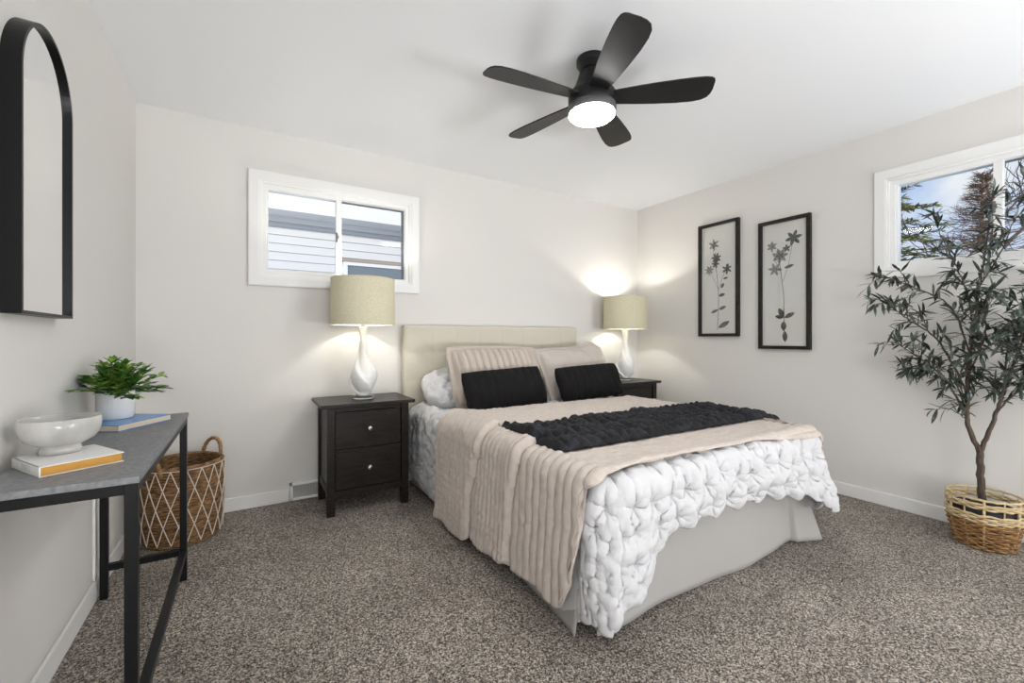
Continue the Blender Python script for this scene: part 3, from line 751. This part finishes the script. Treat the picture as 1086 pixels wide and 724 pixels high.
b = MB(); b.box(-hx + e + q, hx - e - q, -hy + e, -hy + e + q, 0.115, 0.141); b.obj('end_rail', M_black, desk, bevel=0.0015)
bbox(hx - e - q, hx - e, -hy + e + q, hy - e - q, 0.115, 0.141).obj('long_rail', M_black, desk, bevel=0.0015)

# white book
def book(name, label, loc, ang, w, l, t, cov, pages, cover_t=0.0025):
    r = thing(name, label, 'book', loc, ang)
    b = MB(); b.box(0, w, 0, l, 0, cover_t); b.box(0, w, 0, l, t - cover_t, t); b.box(0, cover_t * 1.3, 0, l, 0, t)
    b.obj('cover', cov, r, bevel=0.0008)
    bbox(cover_t * 1.3, w - 0.004, 0.004, l - 0.004, cover_t, t - cover_t).obj('pages', pages, r)
    return r
# spine faces the camera's left; local x runs along the head edge, local y along the spine
wb = book('book', 'white hardback with golden page edges under the marble bowl', (0.114, -1.768, DZ), radians(31), 0.165, 0.185, 0.026, M_cover, M_gold)
fc = bpy.data.curves.new('spine_lettering', 'FONT'); fc.body = 'IXBE S'; fc.size = 0.021; fc.extrude = 0.0002; fc.align_x = 'CENTER'; fc.align_y = 'CENTER'
fo = bpy.data.objects.new('spine_lettering', fc); COL.objects.link(fo)
dg = bpy.context.evaluated_depsgraph_get(); me = bpy.data.meshes.new_from_object(fo.evaluated_get(dg)); bpy.data.objects.remove(fo)
lt = bpy.data.objects.new('spine_lettering', me); COL.objects.link(lt); me.materials.clear(); me.materials.append(M_grey_ink); lt.parent = wb
lt.matrix_local = Matrix.Translation((-0.0003, 0.085, 0.013)) @ Matrix.Rotation(-pi / 2, 4, 'Z') @ Matrix.Rotation(pi / 2, 4, 'X')
lt['label'] = 'grey lettering on the spine'

# blue book
bbk = book('book', 'blue hardback with cream page edges under the potted plant', (0.130, -1.196, DZ), radians(-28), 0.150, 0.245, 0.024, M_blue, M_pages)
bbk.rotation_euler = (0, 0, radians(-32)); bbk.location = (0.022, -1.105, DZ)
# marble bowl
bowl = MB()
bowl.lathe([(0.0001, 0.0), (0.041, 0.0), (0.043, 0.003), (0.042, 0.012), (0.040, 0.020), (0.050, 0.026), (0.068, 0.036), (0.079, 0.052), (0.083, 0.070), (0.0835, 0.094), (0.082, 0.0965), (0.080, 0.095),
            (0.079, 0.072), (0.074, 0.054), (0.062, 0.040), (0.04, 0.032), (0.0001, 0.030)], 64)
bo = bowl.obj('bowl', M_marble); bo.location = (0.108, -1.600, DZ + 0.026)
tag(bo, 'pale marble footed bowl standing on the white book', 'bowl')

# leaves
def leaf(b, p, d, up, L, w, bend=0.2, n=4):
    d = Vector(d).normalized(); s = d.cross(Vector(up))
    if s.length < 1e-3: s = d.orthogonal()
    s.normalize(); nrm = s.cross(d)
    vs = []; fs = []
    for i in range(n + 1):
        t = i / n; ww = w * (sin(pi * min(1, t * 0.93 + 0.05)) ** 0.8) * (1.0 if t < 1 else 0.1)
        c = p + d * (L * t) - nrm * (bend * L * t * t)
        vs += [c - s * ww / 2 + nrm * ww * 0.15, c, c + s * ww / 2 + nrm * ww * 0.15]
    for i in range(n):
        a = i * 3; fs += [(a, a + 1, a + 4, a + 3), (a + 1, a + 2, a + 5, a + 4)]
    b.add(vs, fs, True)

# potted plant
pp = thing('potted_plant', 'bushy green plant in a white textured pot on the blue book', 'potted plant', (0.103, -0.985, DZ + 0.024))
b = MB(); b.lathe([(0.0001, 0.0), (0.052, 0.0), (0.055, 0.003), (0.058, 0.05), (0.059, 0.105), (0.057, 0.107), (0.055, 0.105), (0.054, 0.09), (0.0001, 0.088)], 56,
                  fn=lambda r_, a, z, j: (r_ + (0.0012 * sin(a * 24) * (1 if 0.004 < z < 0.103 and r_ > 0.054 else 0)), a, z)); b.obj('pot', M_pot, pp)
fol = MB(); stm = MB(); rr = random.Random(4)
for k in range(50):
    a = rr.uniform(0, 2 * pi); el = rr.uniform(0.25, 1.45) if k > 14 else rr.uniform(-0.05, 0.4)
    L = rr.uniform(0.088, 0.135) * (1.0 + 0.25 * cos(el)) if k > 6 else rr.uniform(0.14, 0.17)
    if k < 14: a = rr.choice((-1.6, -1.2, -2.0, -0.9, 0.5, 0.9)) + rr.uniform(-.2, .2); L = max(L, 0.125)
    if cos(a) < -0.4: L *= 0.62 + 0.1 * sin(el)
    elif cos(a) > 0.5: L *= 0.88
    if k < 5: a = -1.75 + 0.09 * k; el = 0.10 + 0.12 * (k % 3); L = 0.20 - 0.012 * k
    d0 = Vector((cos(a) * cos(el), sin(a) * cos(el), sin(el))); p = Vector((0.03 * cos(a) * rr.random(), 0.03 * sin(a) * rr.random(), 0.088)); pts = [p.copy()]
    ns = 6
    for i in range(ns):
        d0 = (d0 + Vector((rr.uniform(-.12, .12), rr.uniform(-.12, .12), 0.10 if i < 2 else -0.07))).normalized()
        p = p + d0 * (L / ns); pts.append(p.copy())
        if i > 0:
            for sgn in (-1, 1):
                sd_ = d0.cross(Vector((0, 0, 1))); sd_ = sd_.normalized() if sd_.length > 1e-3 else Vector((1, 0, 0))
                ld_ = d0 * rr.uniform(0.4, 0.9) + sd_ * sgn * rr.uniform(0.6, 1.0) + Vector((0, 0, rr.uniform(-0.1, 0.5)))
                leaf(fol, p, ld_, (0, 0, 1), rr.uniform(0.030, 0.042), rr.uniform(0.020, 0.027), rr.uniform(0.0, 0.3))
    leaf(fol, p, d0, (0, 0, 1), 0.034, 0.020, 0.1)
    stm.tube(pts, 0.0012, 5)
def keep_clear(b, ox, xmin):   # leaves bend away where they would touch the wall
    b.v = [((max(v[0], xmin - ox) if v[0] + ox < xmin else v[0]), v[1], v[2]) for v in b.v]
keep_clear(fol, 0.103, 0.006); keep_clear(stm, 0.103, 0.008)
fol.obj('foliage', M_leafg, pp); stm.obj('stems', M_stemg, pp)

# ------------------------------------------------------------------ seagrass basket
bk = thing('seagrass_basket', 'round brown seagrass basket with white macrame netting, behind the console table', 'basket', (0.245, -0.265, 0))
BR0, BR1, BH = 0.172, 0.184, 0.415
def brad(z): return BR0 + (BR1 - BR0) * min(1, z / BH) + 0.006 * sin(pi * min(1, z / BH))
prof = [(0.0001, 0.004), (BR0 * 0.6, 0.003), (BR0 - 0.004, 0.003)]
nr = 150
prof += [(brad(BH * i / nr) + 0.0045 * abs(sin(pi * i / 5)), 0.003 + (BH - 0.003) * i / nr) for i in range(nr + 1)]
prof += [(BR1 - 0.008, BH + 0.006), (BR1 - 0.016, BH)] + [(brad(BH * (1 - i / 60)) - 0.014 - 0.004 * abs(sin(pi * i / 2)), BH - (BH - 0.02) * i / 60) for i in range(1, 61)] + [(0.0001, 0.02)]
def seag(r_, a, z, j):
    if r_ < 0.12: return r_, a, z
    k = nse(a * 14, z * 60, 1.3) * 0.0035 + nse(a * 5, z * 9, 4) * 0.003
    return r_ + k, a, z + 0.004 * nse(a * 4, z * 30, 8) * (1 if 0.02 < z < BH - 0.02 else 0.5)
b = MB(); b.lathe(prof, 110, fn=seag); b.obj('basket_body', M_seagrass, bk)
net = MB(); ND = 18; rows = 8
zt_, zb_ = BH - 0.012, 0.02
for k in range(ND):
    for sgn in (-1, 1):
        pts = []
        for i in range(61):
            t = i / 60; z = zt_ + (zb_ - zt_) * t
            # zig-zag between neighbouring knots: a diamond lattice
            ph = t * rows / 2; tri = abs((ph % 2) - 1); 
            a = 2 * pi * (k + sgn * (0.5 - 0.5 * tri) ) / ND
            pts.append(((brad(z) + 0.0085) * cos(a), (brad(z) + 0.0085) * sin(a), z))
        net.tube(pts, 0.0026, 5)
net.tube([((brad(zt_) + 0.008) * cos(2 * pi * i / 60), (brad(zt_) + 0.008) * sin(2 * pi * i / 60), zt_) for i in range(60)], 0.0024, 5, closed=True)
net.obj('macrame_net', M_cord, bk)
for ang in (radians(48), radians(228)):
    c = Vector((cos(ang), sin(ang), 0)); s_ = Vector((-sin(ang), cos(ang), 0)); b = MB()
    pts = [c * (BR1 - 0.004 + 0.02 * sin(pi * t)) + s_ * (0.062 * cos(pi * t)) + Vector((0, 0, BH - 0.035 + 0.115 * sin(pi * t) ** 0.8)) for t in [i / 28 for i in range(29)]]
    b.tube(pts, [0.010 + 0.0016 * sin(i * 2.2) for i in range(29)], 10); b.obj('handle', M_rattan, bk)

# ------------------------------------------------------------------ floor vent on the back wall
vt = thing('wall_vent', 'small white wall vent with grey louvres in the baseboard by the nightstand', 'vent', (0.927, -0.0, 0.0))
b = MB(); x0, x1, z0, z1, dpt = -0.139, 0.139, 0.004, 0.122, 0.026
b.box(x0, x1, -dpt, -0.001, z0, z0 + 0.018); b.box(x0, x1, -dpt, -0.001, z1 - 0.018, z1); b.box(x0, x0 + 0.02, -dpt, -0.001, z0, z1); b.box(x1 - 0.02, x1, -dpt, -0.001, z0, z1)
b.obj('vent_frame', M_white, vt, bevel=0.003)
b = MB()
for i in range(26):
    x = x0 + 0.024 + i * 0.0092; b.box(-0.0012, 0.0012, -0.010, 0.006, z0 + 0.018, z1 - 0.018, M=Matrix.Translation((x, -0.012, 0)) @ Matrix.Rotation(radians(35), 4, 'Z'))
b.obj('louvre', M_ventm, vt)
bbox(x0 + 0.02, x1 - 0.02, -0.004, -0.001, z0 + 0.018, z1 - 0.018).obj('duct', M_fanring, vt)

# ------------------------------------------------------------------ botanical pictures on the right wall
# local x runs along the wall to the right as seen from the room, local y into the room, z up
def ink_leaf(b, x, z, ang, L, w):
    n = 8; pts = []
    for i in range(n + 1):
        t = i / n; pts.append((t * L, w / 2 * sin(pi * t) ** 0.8))
    for i in range(n - 1, 0, -1):
        t = i / n; pts.append((t * L, -w / 2 * sin(pi * t) ** 0.8))
    vs = [(x + p * cos(ang) - q_ * sin(ang), 0.0, z + p * sin(ang) + q_ * cos(ang)) for p, q_ in pts]
    b.add(vs, [tuple(range(len(vs)))])
def ink_line(b, pts, w):
    for (x0, z0), (x1, z1) in zip(pts, pts[1:]):
        d = Vector((x1 - x0, z1 - z0)); n_ = Vector((-d.y, d.x)).normalized() * w / 2
        b.add([(x0 + n_.x, 0, z0 + n_.y), (x0 - n_.x, 0, z0 - n_.y), (x1 - n_.x, 0, z1 - n_.y), (x1 + n_.x, 0, z1 + n_.y)], [(0, 1, 2, 3)])
def ink_flower(b, x, z, R, n, rot, w=0.5):
    R *= 0.80
    for k in range(n): ink_leaf(b, x, z, rot + 2 * pi * k / n, R, R * w)
def picture(label, y_left, z0, w, h, draw):
    r = thing('framed_print', label, 'picture', (W, y_left, z0), -pi / 2, 'pair of botanical prints')
    # rotation -90 deg: local +x -> world -y, local +y -> world +x (into the wall)
    fw, fd = 0.026, 0.034
    b = MB()
    o = [(0, 0), (w, 0), (w, h), (0, h)]; i_ = [(fw, fw), (w - fw, fw), (w - fw, h - fw), (fw, h - fw)]
    vs = [(x, -fd, z) for x, z in o] + [(x, -fd, z) for x, z in i_] + [(x, -0.001, z) for x, z in o] + [(x, -0.001, z) for x, z in i_]; fs = []
    for k in range(4):
        m_ = (k + 1) % 4
        fs += [(k, m_, 4 + m_, 4 + k), (8 + k, 12 + k, 12 + m_, 8 + m_), (k, 8 + k, 8 + m_, m_), (4 + k, 4 + m_, 12 + m_, 12 + k)]
    b.add(vs, fs); b.obj('frame', M_frame, r, bevel=0.002)
    art = bbox(fw, w - fw, -0.012, -0.002, fw, h - fw).obj('print', M_paper, r)
    b = MB(); e = fw + 0.022
    for (a, c, z_, y_) in ((e, w - e, e, e + 0.004), (e, w - e, h - e - 0.004, h - e), (e, e + 0.004, e, h - e), (w - e - 0.004, w - e, e, h - e)): b.box(a, c, -0.0135, -0.0120, z_, y_)
    b.obj('mat_bevel', M_matline, art)
    bd, bl_ = MB(), MB(); draw(bd, bl_, w, h)
    for q_ in (bd, bl_): q_.v = [(x, -0.0128, z) for x, _, z in q_.v]
    bd.v = [(x, -0.0131, z) for x, _, z in bd.v]
    bd.obj('drawing', M_ink, art)
    if bl_.v: bl_.obj('pale_drawing', M_inkl, art)
    bbox(fw - 0.002, w - fw + 0.002, -0.021, -0.019, fw - 0.002, h - fw + 0.002).obj('glass', M_picglass, r)
    return r
def draw1(b, p, w, h):
    X = lambda u: u * w; Z = lambda v: v * h
    ink_line(b, [(X(.47), Z(.055)), (X(.49), Z(.2)), (X(.50), Z(.36)), (X(.47), Z(.5)), (X(.43), Z(.62)), (X(.42), Z(.74))], 0.0045)
    ink_line(b, [(X(.50), Z(.40)), (X(.58), Z(.50)), (X(.68), Z(.58))], 0.0035); ink_line(p, [(X(.48), Z(.42)), (X(.36), Z(.52)), (X(.26), Z(.58))], 0.003)
    ink_line(p, [(X(.43), Z(.6)), (X(.36), Z(.7)), (X(.38), Z(.8))], 0.003)
    ink_leaf(b, X(.49), Z(.075), radians(28), 0.120, 0.042); ink_leaf(b, X(.49), Z(.235), radians(200), 0.075, 0.026); ink_leaf(b, X(.5), Z(.235), radians(20), 0.075, 0.028)
    ink_leaf(b, X(.5), Z(.355), radians(12), 0.062, 0.03); ink_leaf(b, X(.56), Z(.42), radians(60), 0.05, 0.028); ink_leaf(b, X(.61), Z(.50), radians(10), 0.045, 0.02)
    ink_flower(b, X(.44), Z(.69), 0.062, 7, 0.3, 0.42); ink_flower(b, X(.42), Z(.64), 0.05, 6, 0.9, 0.4)
    ink_flower(p, X(.38), Z(.81), 0.068, 6, 0.6, 0.36); ink_flower(b, X(.38), Z(.805), 0.045, 4, 1.2, 0.36)
    ink_flower(p, X(.26), Z(.59), 0.058, 7, 0.2, 0.36); ink_flower(b, X(.70), Z(.58), 0.062, 6, 0.5, 0.36); ink_leaf(b, X(.70), Z(.575), radians(75), 0.055, 0.018)
def draw2(b, p, w, h):
    X = lambda u: u * w; Z = lambda v: v * h
    ink_line(b, [(X(.52), Z(.05)), (X(.50), Z(.16)), (X(.50), Z(.30)), (X(.49), Z(.42)), (X(.45), Z(.55)), (X(.40), Z(.70))], 0.0045)
    ink_line(p, [(X(.48), Z(.52)), (X(.58), Z(.64)), (X(.66), Z(.80))], 0.0035); ink_line(p, [(X(.45), Z(.58)), (X(.33), Z(.68)), (X(.27), Z(.76))], 0.003)
    ink_leaf(b, X(.52), Z(.055), radians(92), 0.085, 0.038); ink_leaf(b, X(.49), Z(.14), radians(90), 0.075, 0.042)
    ink_leaf(b, X(.49), Z(.24), radians(115), 0.085, 0.04); ink_leaf(b, X(.50), Z(.24), radians(25), 0.085, 0.034); ink_leaf(b, X(.48), Z(.24), radians(165), 0.062, 0.028)
    ink_flower(b, X(.68), Z(.84), 0.078, 6, 0.2, 0.42); ink_flower(p, X(.42), Z(.72), 0.078, 7, 0.1, 0.45); ink_flower(b, X(.42), Z(.72), 0.045, 5, 0.7, 0.4)
    ink_flower(b, X(.55), Z(.77), 0.04, 5, 0.4, 0.5); ink_flower(p, X(.26), Z(.80), 0.052, 6, 0.5, 0.45); ink_flower(p, X(.32), Z(.62), 0.068, 6, 0.9, 0.4); ink_leaf(b, X(.5), Z(.62), radians(15), 0.075, 0.025)
picture('black-framed botanical print, the higher one nearer the corner lamp', -0.752, 1.103, 0.380, 0.998, draw1)
picture('black-framed botanical print, the lower one nearer the right window', -1.297, 1.003, 0.378, 1.004, draw2)

# ------------------------------------------------------------------ planter basket and olive tree
PX, PY = 3.868, -2.592
pb = thing('wicker_planter', 'round wicker planter, brown below and cream above, holding the olive tree', 'planter', (PX, PY, 0))
def weave(b, z0, z1, rows, rb, rt, ns, wr, amp=0.006):
    for k in range(rows):
        z = z0 + (z1 - z0) * (k + 0.5) / rows; R = rb + (rt - rb) * (k + 0.5) / rows; pts = []
        for i in range(ns * 5):
            a = 2 * pi * i / (ns * 5)
            R2 = R + amp * sin(a * ns / 2 + pi * (k % 2)); pts.append((R2 * cos(a), R2 * sin(a), z + 0.0035 * nse(a * 3, k * 3.3, 1)))
        b.tube(pts, wr, 6, closed=True)
NS = 26
b = MB(); weave(b, 0.004, 0.145, 12, 0.108, 0.137, NS, 0.0066); b.obj('lower_weave', M_wickerb, pb)
b = MB(); weave(b, 0.146, 0.190, 4, 0.137, 0.140, NS, 0.0064); b.obj('upper_weave', M_wickerc, pb)
b = MB(); weave(b, 0.216, 0.246, 3, 0.1405, 0.141, NS, 0.0060); b.obj('top_band', M_wickerc, pb)
b = MB(); b.tube([(0.141 * cos(2 * pi * i / 60), 0.141 * sin(2 * pi * i / 60), 0.264 + 0.002 * sin(i * 2.1)) for i in range(60)], 0.0058, 8, closed=True); b.obj('rim', M_wickerc, pb)
for k in range(12):
    a = 2 * pi * k / 12 + 0.2; b = MB(); c_ = Vector((cos(a), sin(a), 0)); t_ = Vector((-sin(a), cos(a), 0)); 
    b.tube([c_ * 0.1075 + Vector((0, 0, 0.004)), c_ * 0.137 + Vector((0, 0, 0.14)), c_ * 0.141 + Vector((0, 0, 0.266))], 0.0058 if k % 2 == 0 else 0.0032, 6); b.obj('stake', M_wickerc, pb)
b = MB(); b.lathe([(0.0001, 0.006), (0.094, 0.006), (0.126, 0.205), (0.122, 0.205), (0.116, 0.16), (0.0001, 0.158)], 40); b.obj('liner', M_liner, pb)

tree = thing('olive_tree', 'slender olive tree with narrow grey-green leaves standing by the right window', 'tree', (PX, PY, 0.12))
TO = Vector((PX, PY, 0.12))
tk = MB(); fo_ = MB(); rt = random.Random(21)
def spl(pts, n=10):
    pts = [Vector(p) for p in pts]; out_ = []
    for i in range(len(pts) - 1):
        p0 = pts[max(0, i - 1)]; p1 = pts[i]; p2 = pts[i + 1]; p3 = pts[min(len(pts) - 1, i + 2)]
        for k in range(n):
            t = k / n
            out_.append(0.5 * ((2 * p1) + (p2 - p0) * t + (2 * p0 - 5 * p1 + 4 * p2 - p3) * t * t + (3 * p1 - p0 - 3 * p2 + p3) * t ** 3))
    out_.append(pts[-1]); return out_
def branch(pts, r0, r1, leaves=0, start=0.35, Ls=(0.058, 0.088)):
    c = spl(pts); N = len(c)
    c = [p if i < 3 else p + Vector((rt.uniform(-1, 1), rt.uniform(-1, 1), rt.uniform(-1, 1))) * 0.003 for i, p in enumerate(c)]
    tk.tube([p - TO for p in c], [r0 + (r1 - r0) * i / (N - 1) for i in range(N)], 8)
    for k in range(leaves):
        t = start + (1 - start) * (k + rt.random() * 0.6) / leaves
        i = min(N - 2, int(t * (N - 1))); p = c[i]; d = (c[i + 1] - c[i]).normalized()
        put_leaf(p, d, k, Ls)
    put_leaf(c[-1], (c[-1] - c[-2]).normalized(), -1, Ls)
    return c
def put_leaf(p, d, k, Ls):
    a = rt.uniform(0, 2 * pi); o = d.orthogonal().normalized(); o.rotate(Matrix.Rotation(a, 3, d))
    ld_ = d * (1.0 if k < 0 else rt.uniform(0.35, 0.9)) + (o * rt.uniform(0.5, 1.0) if k >= 0 else Vector((0, 0, 0))) + Vector((0, 0, -0.12))
    L = rt.uniform(*Ls)
    tip = p + ld_.normalized() * L
    if tip.x > W - 0.035:
        ld_.x = -abs(ld_.x) * 0.6 - 0.1
    leaf(fo_, p - TO, ld_, (rt.uniform(-.5, .5), rt.uniform(-.5, .5), 1), L, L * rt.uniform(0.17, 0.24), rt.uniform(-0.05, 0.25))
def twigs(c, n, L, start=0.3, leaves=9, spread=1.0, up=0.25, bias=(0, 0, 0)):
    N = len(c)
    for k in range(n):
        t = start + (1 - start) * (k + rt.random()) / n; i = min(N - 2, int(t * (N - 1))); p = c[i]; d = (c[i + 1] - c[i]).normalized()
        o = d.orthogonal().normalized(); o.rotate(Matrix.Rotation(rt.uniform(0, 2 * pi), 3, d))
        e = (d * 0.7 + o * spread + Vector((0, 0, up)) + Vector(bias)).normalized(); l_ = L * rt.uniform(0.6, 1.15)
        q1 = p + e * l_ * 0.5 + Vector((0, 0, 0.01)); q2 = p + e * l_ + Vector((0, 0, -0.02 - 0.1 * l_))
        for q_ in (q1, q2): q_.x = min(q_.x, W - 0.05)
        branch([p, q1, q2], 0.0026, 0.001, leaves, 0.12)
tr = branch([(PX + 0.01, PY + 0.006, 0.125), (PX, PY + 0.012, 0.30), (PX, PY + 0.014, 0.49)], 0.0175, 0.015)
A = branch([(PX, PY + 0.014, 0.48), (PX - 0.02, PY + 0.055, 0.62), (PX, PY + 0.062, 0.76), (PX, PY + 0.058, 0.92), (PX + 0.01, PY + 0.035, 1.20), (PX + 0.01, PY + 0.0, 1.53), (PX + 0.02, PY - 0.03, 1.86)], 0.0125, 0.003, 18, 0.7)
B = branch([(PX, PY + 0.014, 0.48), (PX + 0.03, PY - 0.03, 0.66), (PX + 0.03, PY - 0.075, 0.86), (PX + 0.05, PY - 0.13, 1.10), (PX + 0.05, PY - 0.17, 1.40)], 0.0115, 0.003, 16, 0.5)
Cb = branch([A[12], (PX - 0.04, PY + 0.14, 0.86), (PX - 0.06, PY + 0.25, 0.98), (PX - 0.08, PY + 0.335, 1.06)], 0.006, 0.0015, 18, 0.3)
D = branch([A[22], (PX - 0.05, PY + 0.17, 1.08), (PX - 0.05, PY + 0.30, 1.20), (PX - 0.07, PY + 0.385, 1.30)], 0.006, 0.0015, 18, 0.3)
E_ = branch([A[33], (PX - 0.04, PY + 0.12, 1.26), (PX - 0.06, PY + 0.30, 1.40), (PX - 0.07, PY + 0.43, 1.475)], 0.005, 0.0012, 16, 0.3)
F = branch([A[38], (PX - 0.02, PY + 0.07, 1.38), (PX - 0.05, PY + 0.12, 1.55), (PX - 0.06, PY + 0.18, 1.74)], 0.005, 0.0012, 14, 0.35, (0.062, 0.095))
G = branch([A[45], (PX + 0.03, PY - 0.06, 1.55), (PX + 0.05, PY - 0.10, 1.72), (PX + 0.05, PY - 0.13, 1.92)], 0.004, 0.0012, 14, 0.3, (0.065, 0.098))
H_ = branch([A[15], (PX + 0.02, PY + 0.14, 0.90), (PX - 0.02, PY + 0.22, 0.92), (PX - 0.06, PY + 0.32, 0.90)], 0.004, 0.001, 14, 0.3)
I_ = branch([B[18], (PX - 0.05, PY - 0.09, 0.98), (PX - 0.10, PY - 0.13, 1.06), (PX - 0.14, PY - 0.16, 1.12)], 0.005, 0.0015, 18, 0.2)
J = branch([B[12], (PX + 0.06, PY - 0.14, 0.86), (PX + 0.05, PY - 0.22, 0.95), (PX + 0.05, PY - 0.30, 1.05)], 0.005, 0.0015, 18, 0.2)
K = branch([A[28], (PX - 0.08, PY - 0.02, 1.10), (PX - 0.14, PY - 0.03, 1.22), (PX - 0.18, PY - 0.05, 1.32)], 0.005, 0.0015, 16, 0.2)
L_ = branch([B[28], (PX - 0.02, PY - 0.19, 1.22), (PX - 0.06, PY - 0.22, 1.36), (PX - 0.08, PY - 0.24, 1.50)], 0.004, 0.0012, 14, 0.2, (0.065, 0.098))
for c, n, l_ in ((Cb, 7, 0.13), (D, 7, 0.14), (E_, 7, 0.12), (F, 3, 0.09), (G, 4, 0.10), (H_, 5, 0.11), (I_, 9, 0.13), (J, 8, 0.13), (K, 8, 0.13), (L_, 6, 0.12)):
    twigs(c, n + 2, l_, 0.2, 11)
twigs(A[12:24], 6, 0.17, 0.0, 9, bias=(-0.2, 0.5, 0)); twigs(A[20:46], 15, 0.18, 0.0, 11); twigs(B[10:], 18, 0.17, 0.1, 11); twigs(A[46:], 8, 0.12, 0.0, 10)
tk.obj('trunk', M_bark, tree); fo_.obj('foliage', M_olive, tree)

# ------------------------------------------------------------------ outside: the neighbour's house and winter trees
struct('ground', bbox(-12, 40, 0.2, 40, -0.5, -0.3), M_ground)
struct('ground_right', bbox(W + 0.3, 40, -25, 0.2, -0.5, -0.3), M_ground)
nh = thing('neighbouring_house', 'white-sided house close outside the back window', 'house', (2.0, 3.0, -0.3))
b = MB(); ex = 0.108; n = 28
for i in range(n):
    z = i * ex; b.add([(-5, 0.018, z + ex), (6, 0.018, z + ex), (6, -0.004, z), (-5, -0.004, z), (6, 0.018, z), (-5, 0.018, z)], [(3, 2, 1, 0), (5, 4, 2, 3)])
b.box(-5, 6, 0.02, 0.2, 0, 3.3)
b.obj('siding_wall', M_siding, nh)
b = MB(); b.box(-5, 6, -0.40, 0.02, 2.93, 2.95)
b.obj('soffit', M_fascia, nh)
b = MB(); b.box(-5, 6, -0.43, -0.40, 2.91, 3.10); b.box(-5, 6, -0.02, -0.004, 2.86, 2.93); b.obj('fascia', M_fascia, nh)
b = MB(); b.add([(-5, -0.43, 3.10), (6, -0.43, 3.10), (6, 4, 4.8), (-5, 4, 4.8)], [(0, 1, 2, 3)]); b.obj('roof', mat('grey shingle', (0.16, 0.16, 0.165), 0.9), nh)
b = MB(); wx0, wx1, wz1 = -0.33, 0.75, 2.43
b.box(wx0, wx1, -0.04, 0.01, wz1 - 0.05, wz1); b.box(wx0, wx0 + 0.05, -0.04, 0.01, 1.35, wz1 - 0.05); b.box(wx1 - 0.05, wx1, -0.04, 0.01, 1.35, wz1 - 0.05); b.box(wx0, wx1, -0.04, 0.01, 1.3, 1.35)
wf = b.obj('window', M_fascia, nh)
bbox(wx0 + 0.05, wx1 - 0.05, -0.02, -0.01, 1.35, wz1 - 0.05).obj('pane', mat('reflecting pane', (0.20, 0.24, 0.27), 0.1), wf)
bbox(wx0 - 0.05, wx1 + 0.05, -0.06, 0.01, wz1, wz1 + 0.035).obj('window_head', mat('tan window head', (0.42, 0.35, 0.29), 0.7), wf)

def conifer(label, loc, h, R, seed, needles=True, nb=260):
    r = thing('conifer' if needles else 'bare_tree', label, 'tree', loc)
    rr = random.Random(seed); tb = MB(); fb = MB()
    tb.tube([(0, 0, 0), (0.03, 0.02, h * 0.5), (0, 0, h)], [0.10, 0.07, 0.012], 8)
    for k in range(nb):
        t = (k + rr.random()) / nb; z = h * (0.12 + 0.87 * t); L = R * (1 - t) ** 0.8 * rr.uniform(0.65, 1.1) + 0.06; a = rr.uniform(0, 2 * pi)
        d = Vector((cos(a), sin(a), rr.uniform(-0.1, 0.35))); p = Vector((0, 0, z)); pts = [p.copy()]
        for i in range(5):
            p = p + d * (L / 5) + Vector((rr.uniform(-.02, .02), rr.uniform(-.02, .02), rr.uniform(-.02, .02))); d = (d + Vector((0, 0, -0.06 if needles else 0.05))).normalized(); pts.append(p.copy())
        tb.tube(pts, [0.012, 0.010, 0.008, 0.006, 0.005, 0.003], 4)
        for i in range(1, 6):
            for q_ in range(26 if needles else 4):
                s_ = d.cross(Vector((0, 0, 1))).normalized() * rr.choice((-1, 1)); e = (d * 0.6 + s_ * rr.uniform(0.4, 1) + Vector((0, 0, rr.uniform(-0.3, 0.5)))).normalized()
                pp_ = pts[i - 1].lerp(pts[i], rr.random())
                if needles: leaf(fb, pp_, e, (rr.uniform(-1, 1), rr.uniform(-1, 1), 1), rr.uniform(0.07, 0.15), 0.024, 0.1, 2)
                else: tb.tube([pp_, pp_ + e * rr.uniform(0.08, 0.2)], [0.004, 0.002], 3)
    tb.obj('branches', M_twig if not needles else M_twig2, r)
    if needles: fb.obj('foliage', M_spruce, r)
    return r
conifer('yellow-green spruce filling the left of the right window\'s first pane', (9.0, 0.15, -0.3), 5.0, 2.6, 3, nb=300)
conifer('reddish-brown bare cone-shaped tree outside the right window, behind the pane divider', (15.2, -0.28, -0.3), 5.25, 1.75, 5, needles=False, nb=420)
def wild_tree(label, loc, h, seed):
    r = thing('bare_tree', label, 'tree', loc); rr = random.Random(seed); tb = MB()
    def grow(p, d, L, r0, dep):
        pts = [p.copy()]
        for i in range(6):
            d = (d + Vector((rr.uniform(-.16, .16), rr.uniform(-.16, .16), rr.uniform(-.05, .08)))).normalized(); p = p + d * (L / 6); pts.append(p.copy())
        tb.tube(pts, [r0 * (1 - 0.6 * i / 6) for i in range(7)], 5)
        if dep > 0:
            for k in range(4):
                q_ = pts[rr.randint(2, 6)]; e = (d + Vector((rr.uniform(-1, 1), rr.uniform(-1, 1), rr.uniform(-0.4, 0.5)))).normalized(); grow(q_.copy(), e, L * rr.uniform(0.5, 0.75), r0 * 0.5, dep - 1)
    grow(Vector((0, 0, 0)), Vector((0, 0, 1)), h * 0.5, 0.13, 4)
    tb.obj('branches', M_twig2, r); return r
wild_tree('grey bare tree with long thin branches against the sky outside the right window', (22.0, 1.0, -0.3), 9.0, 14)
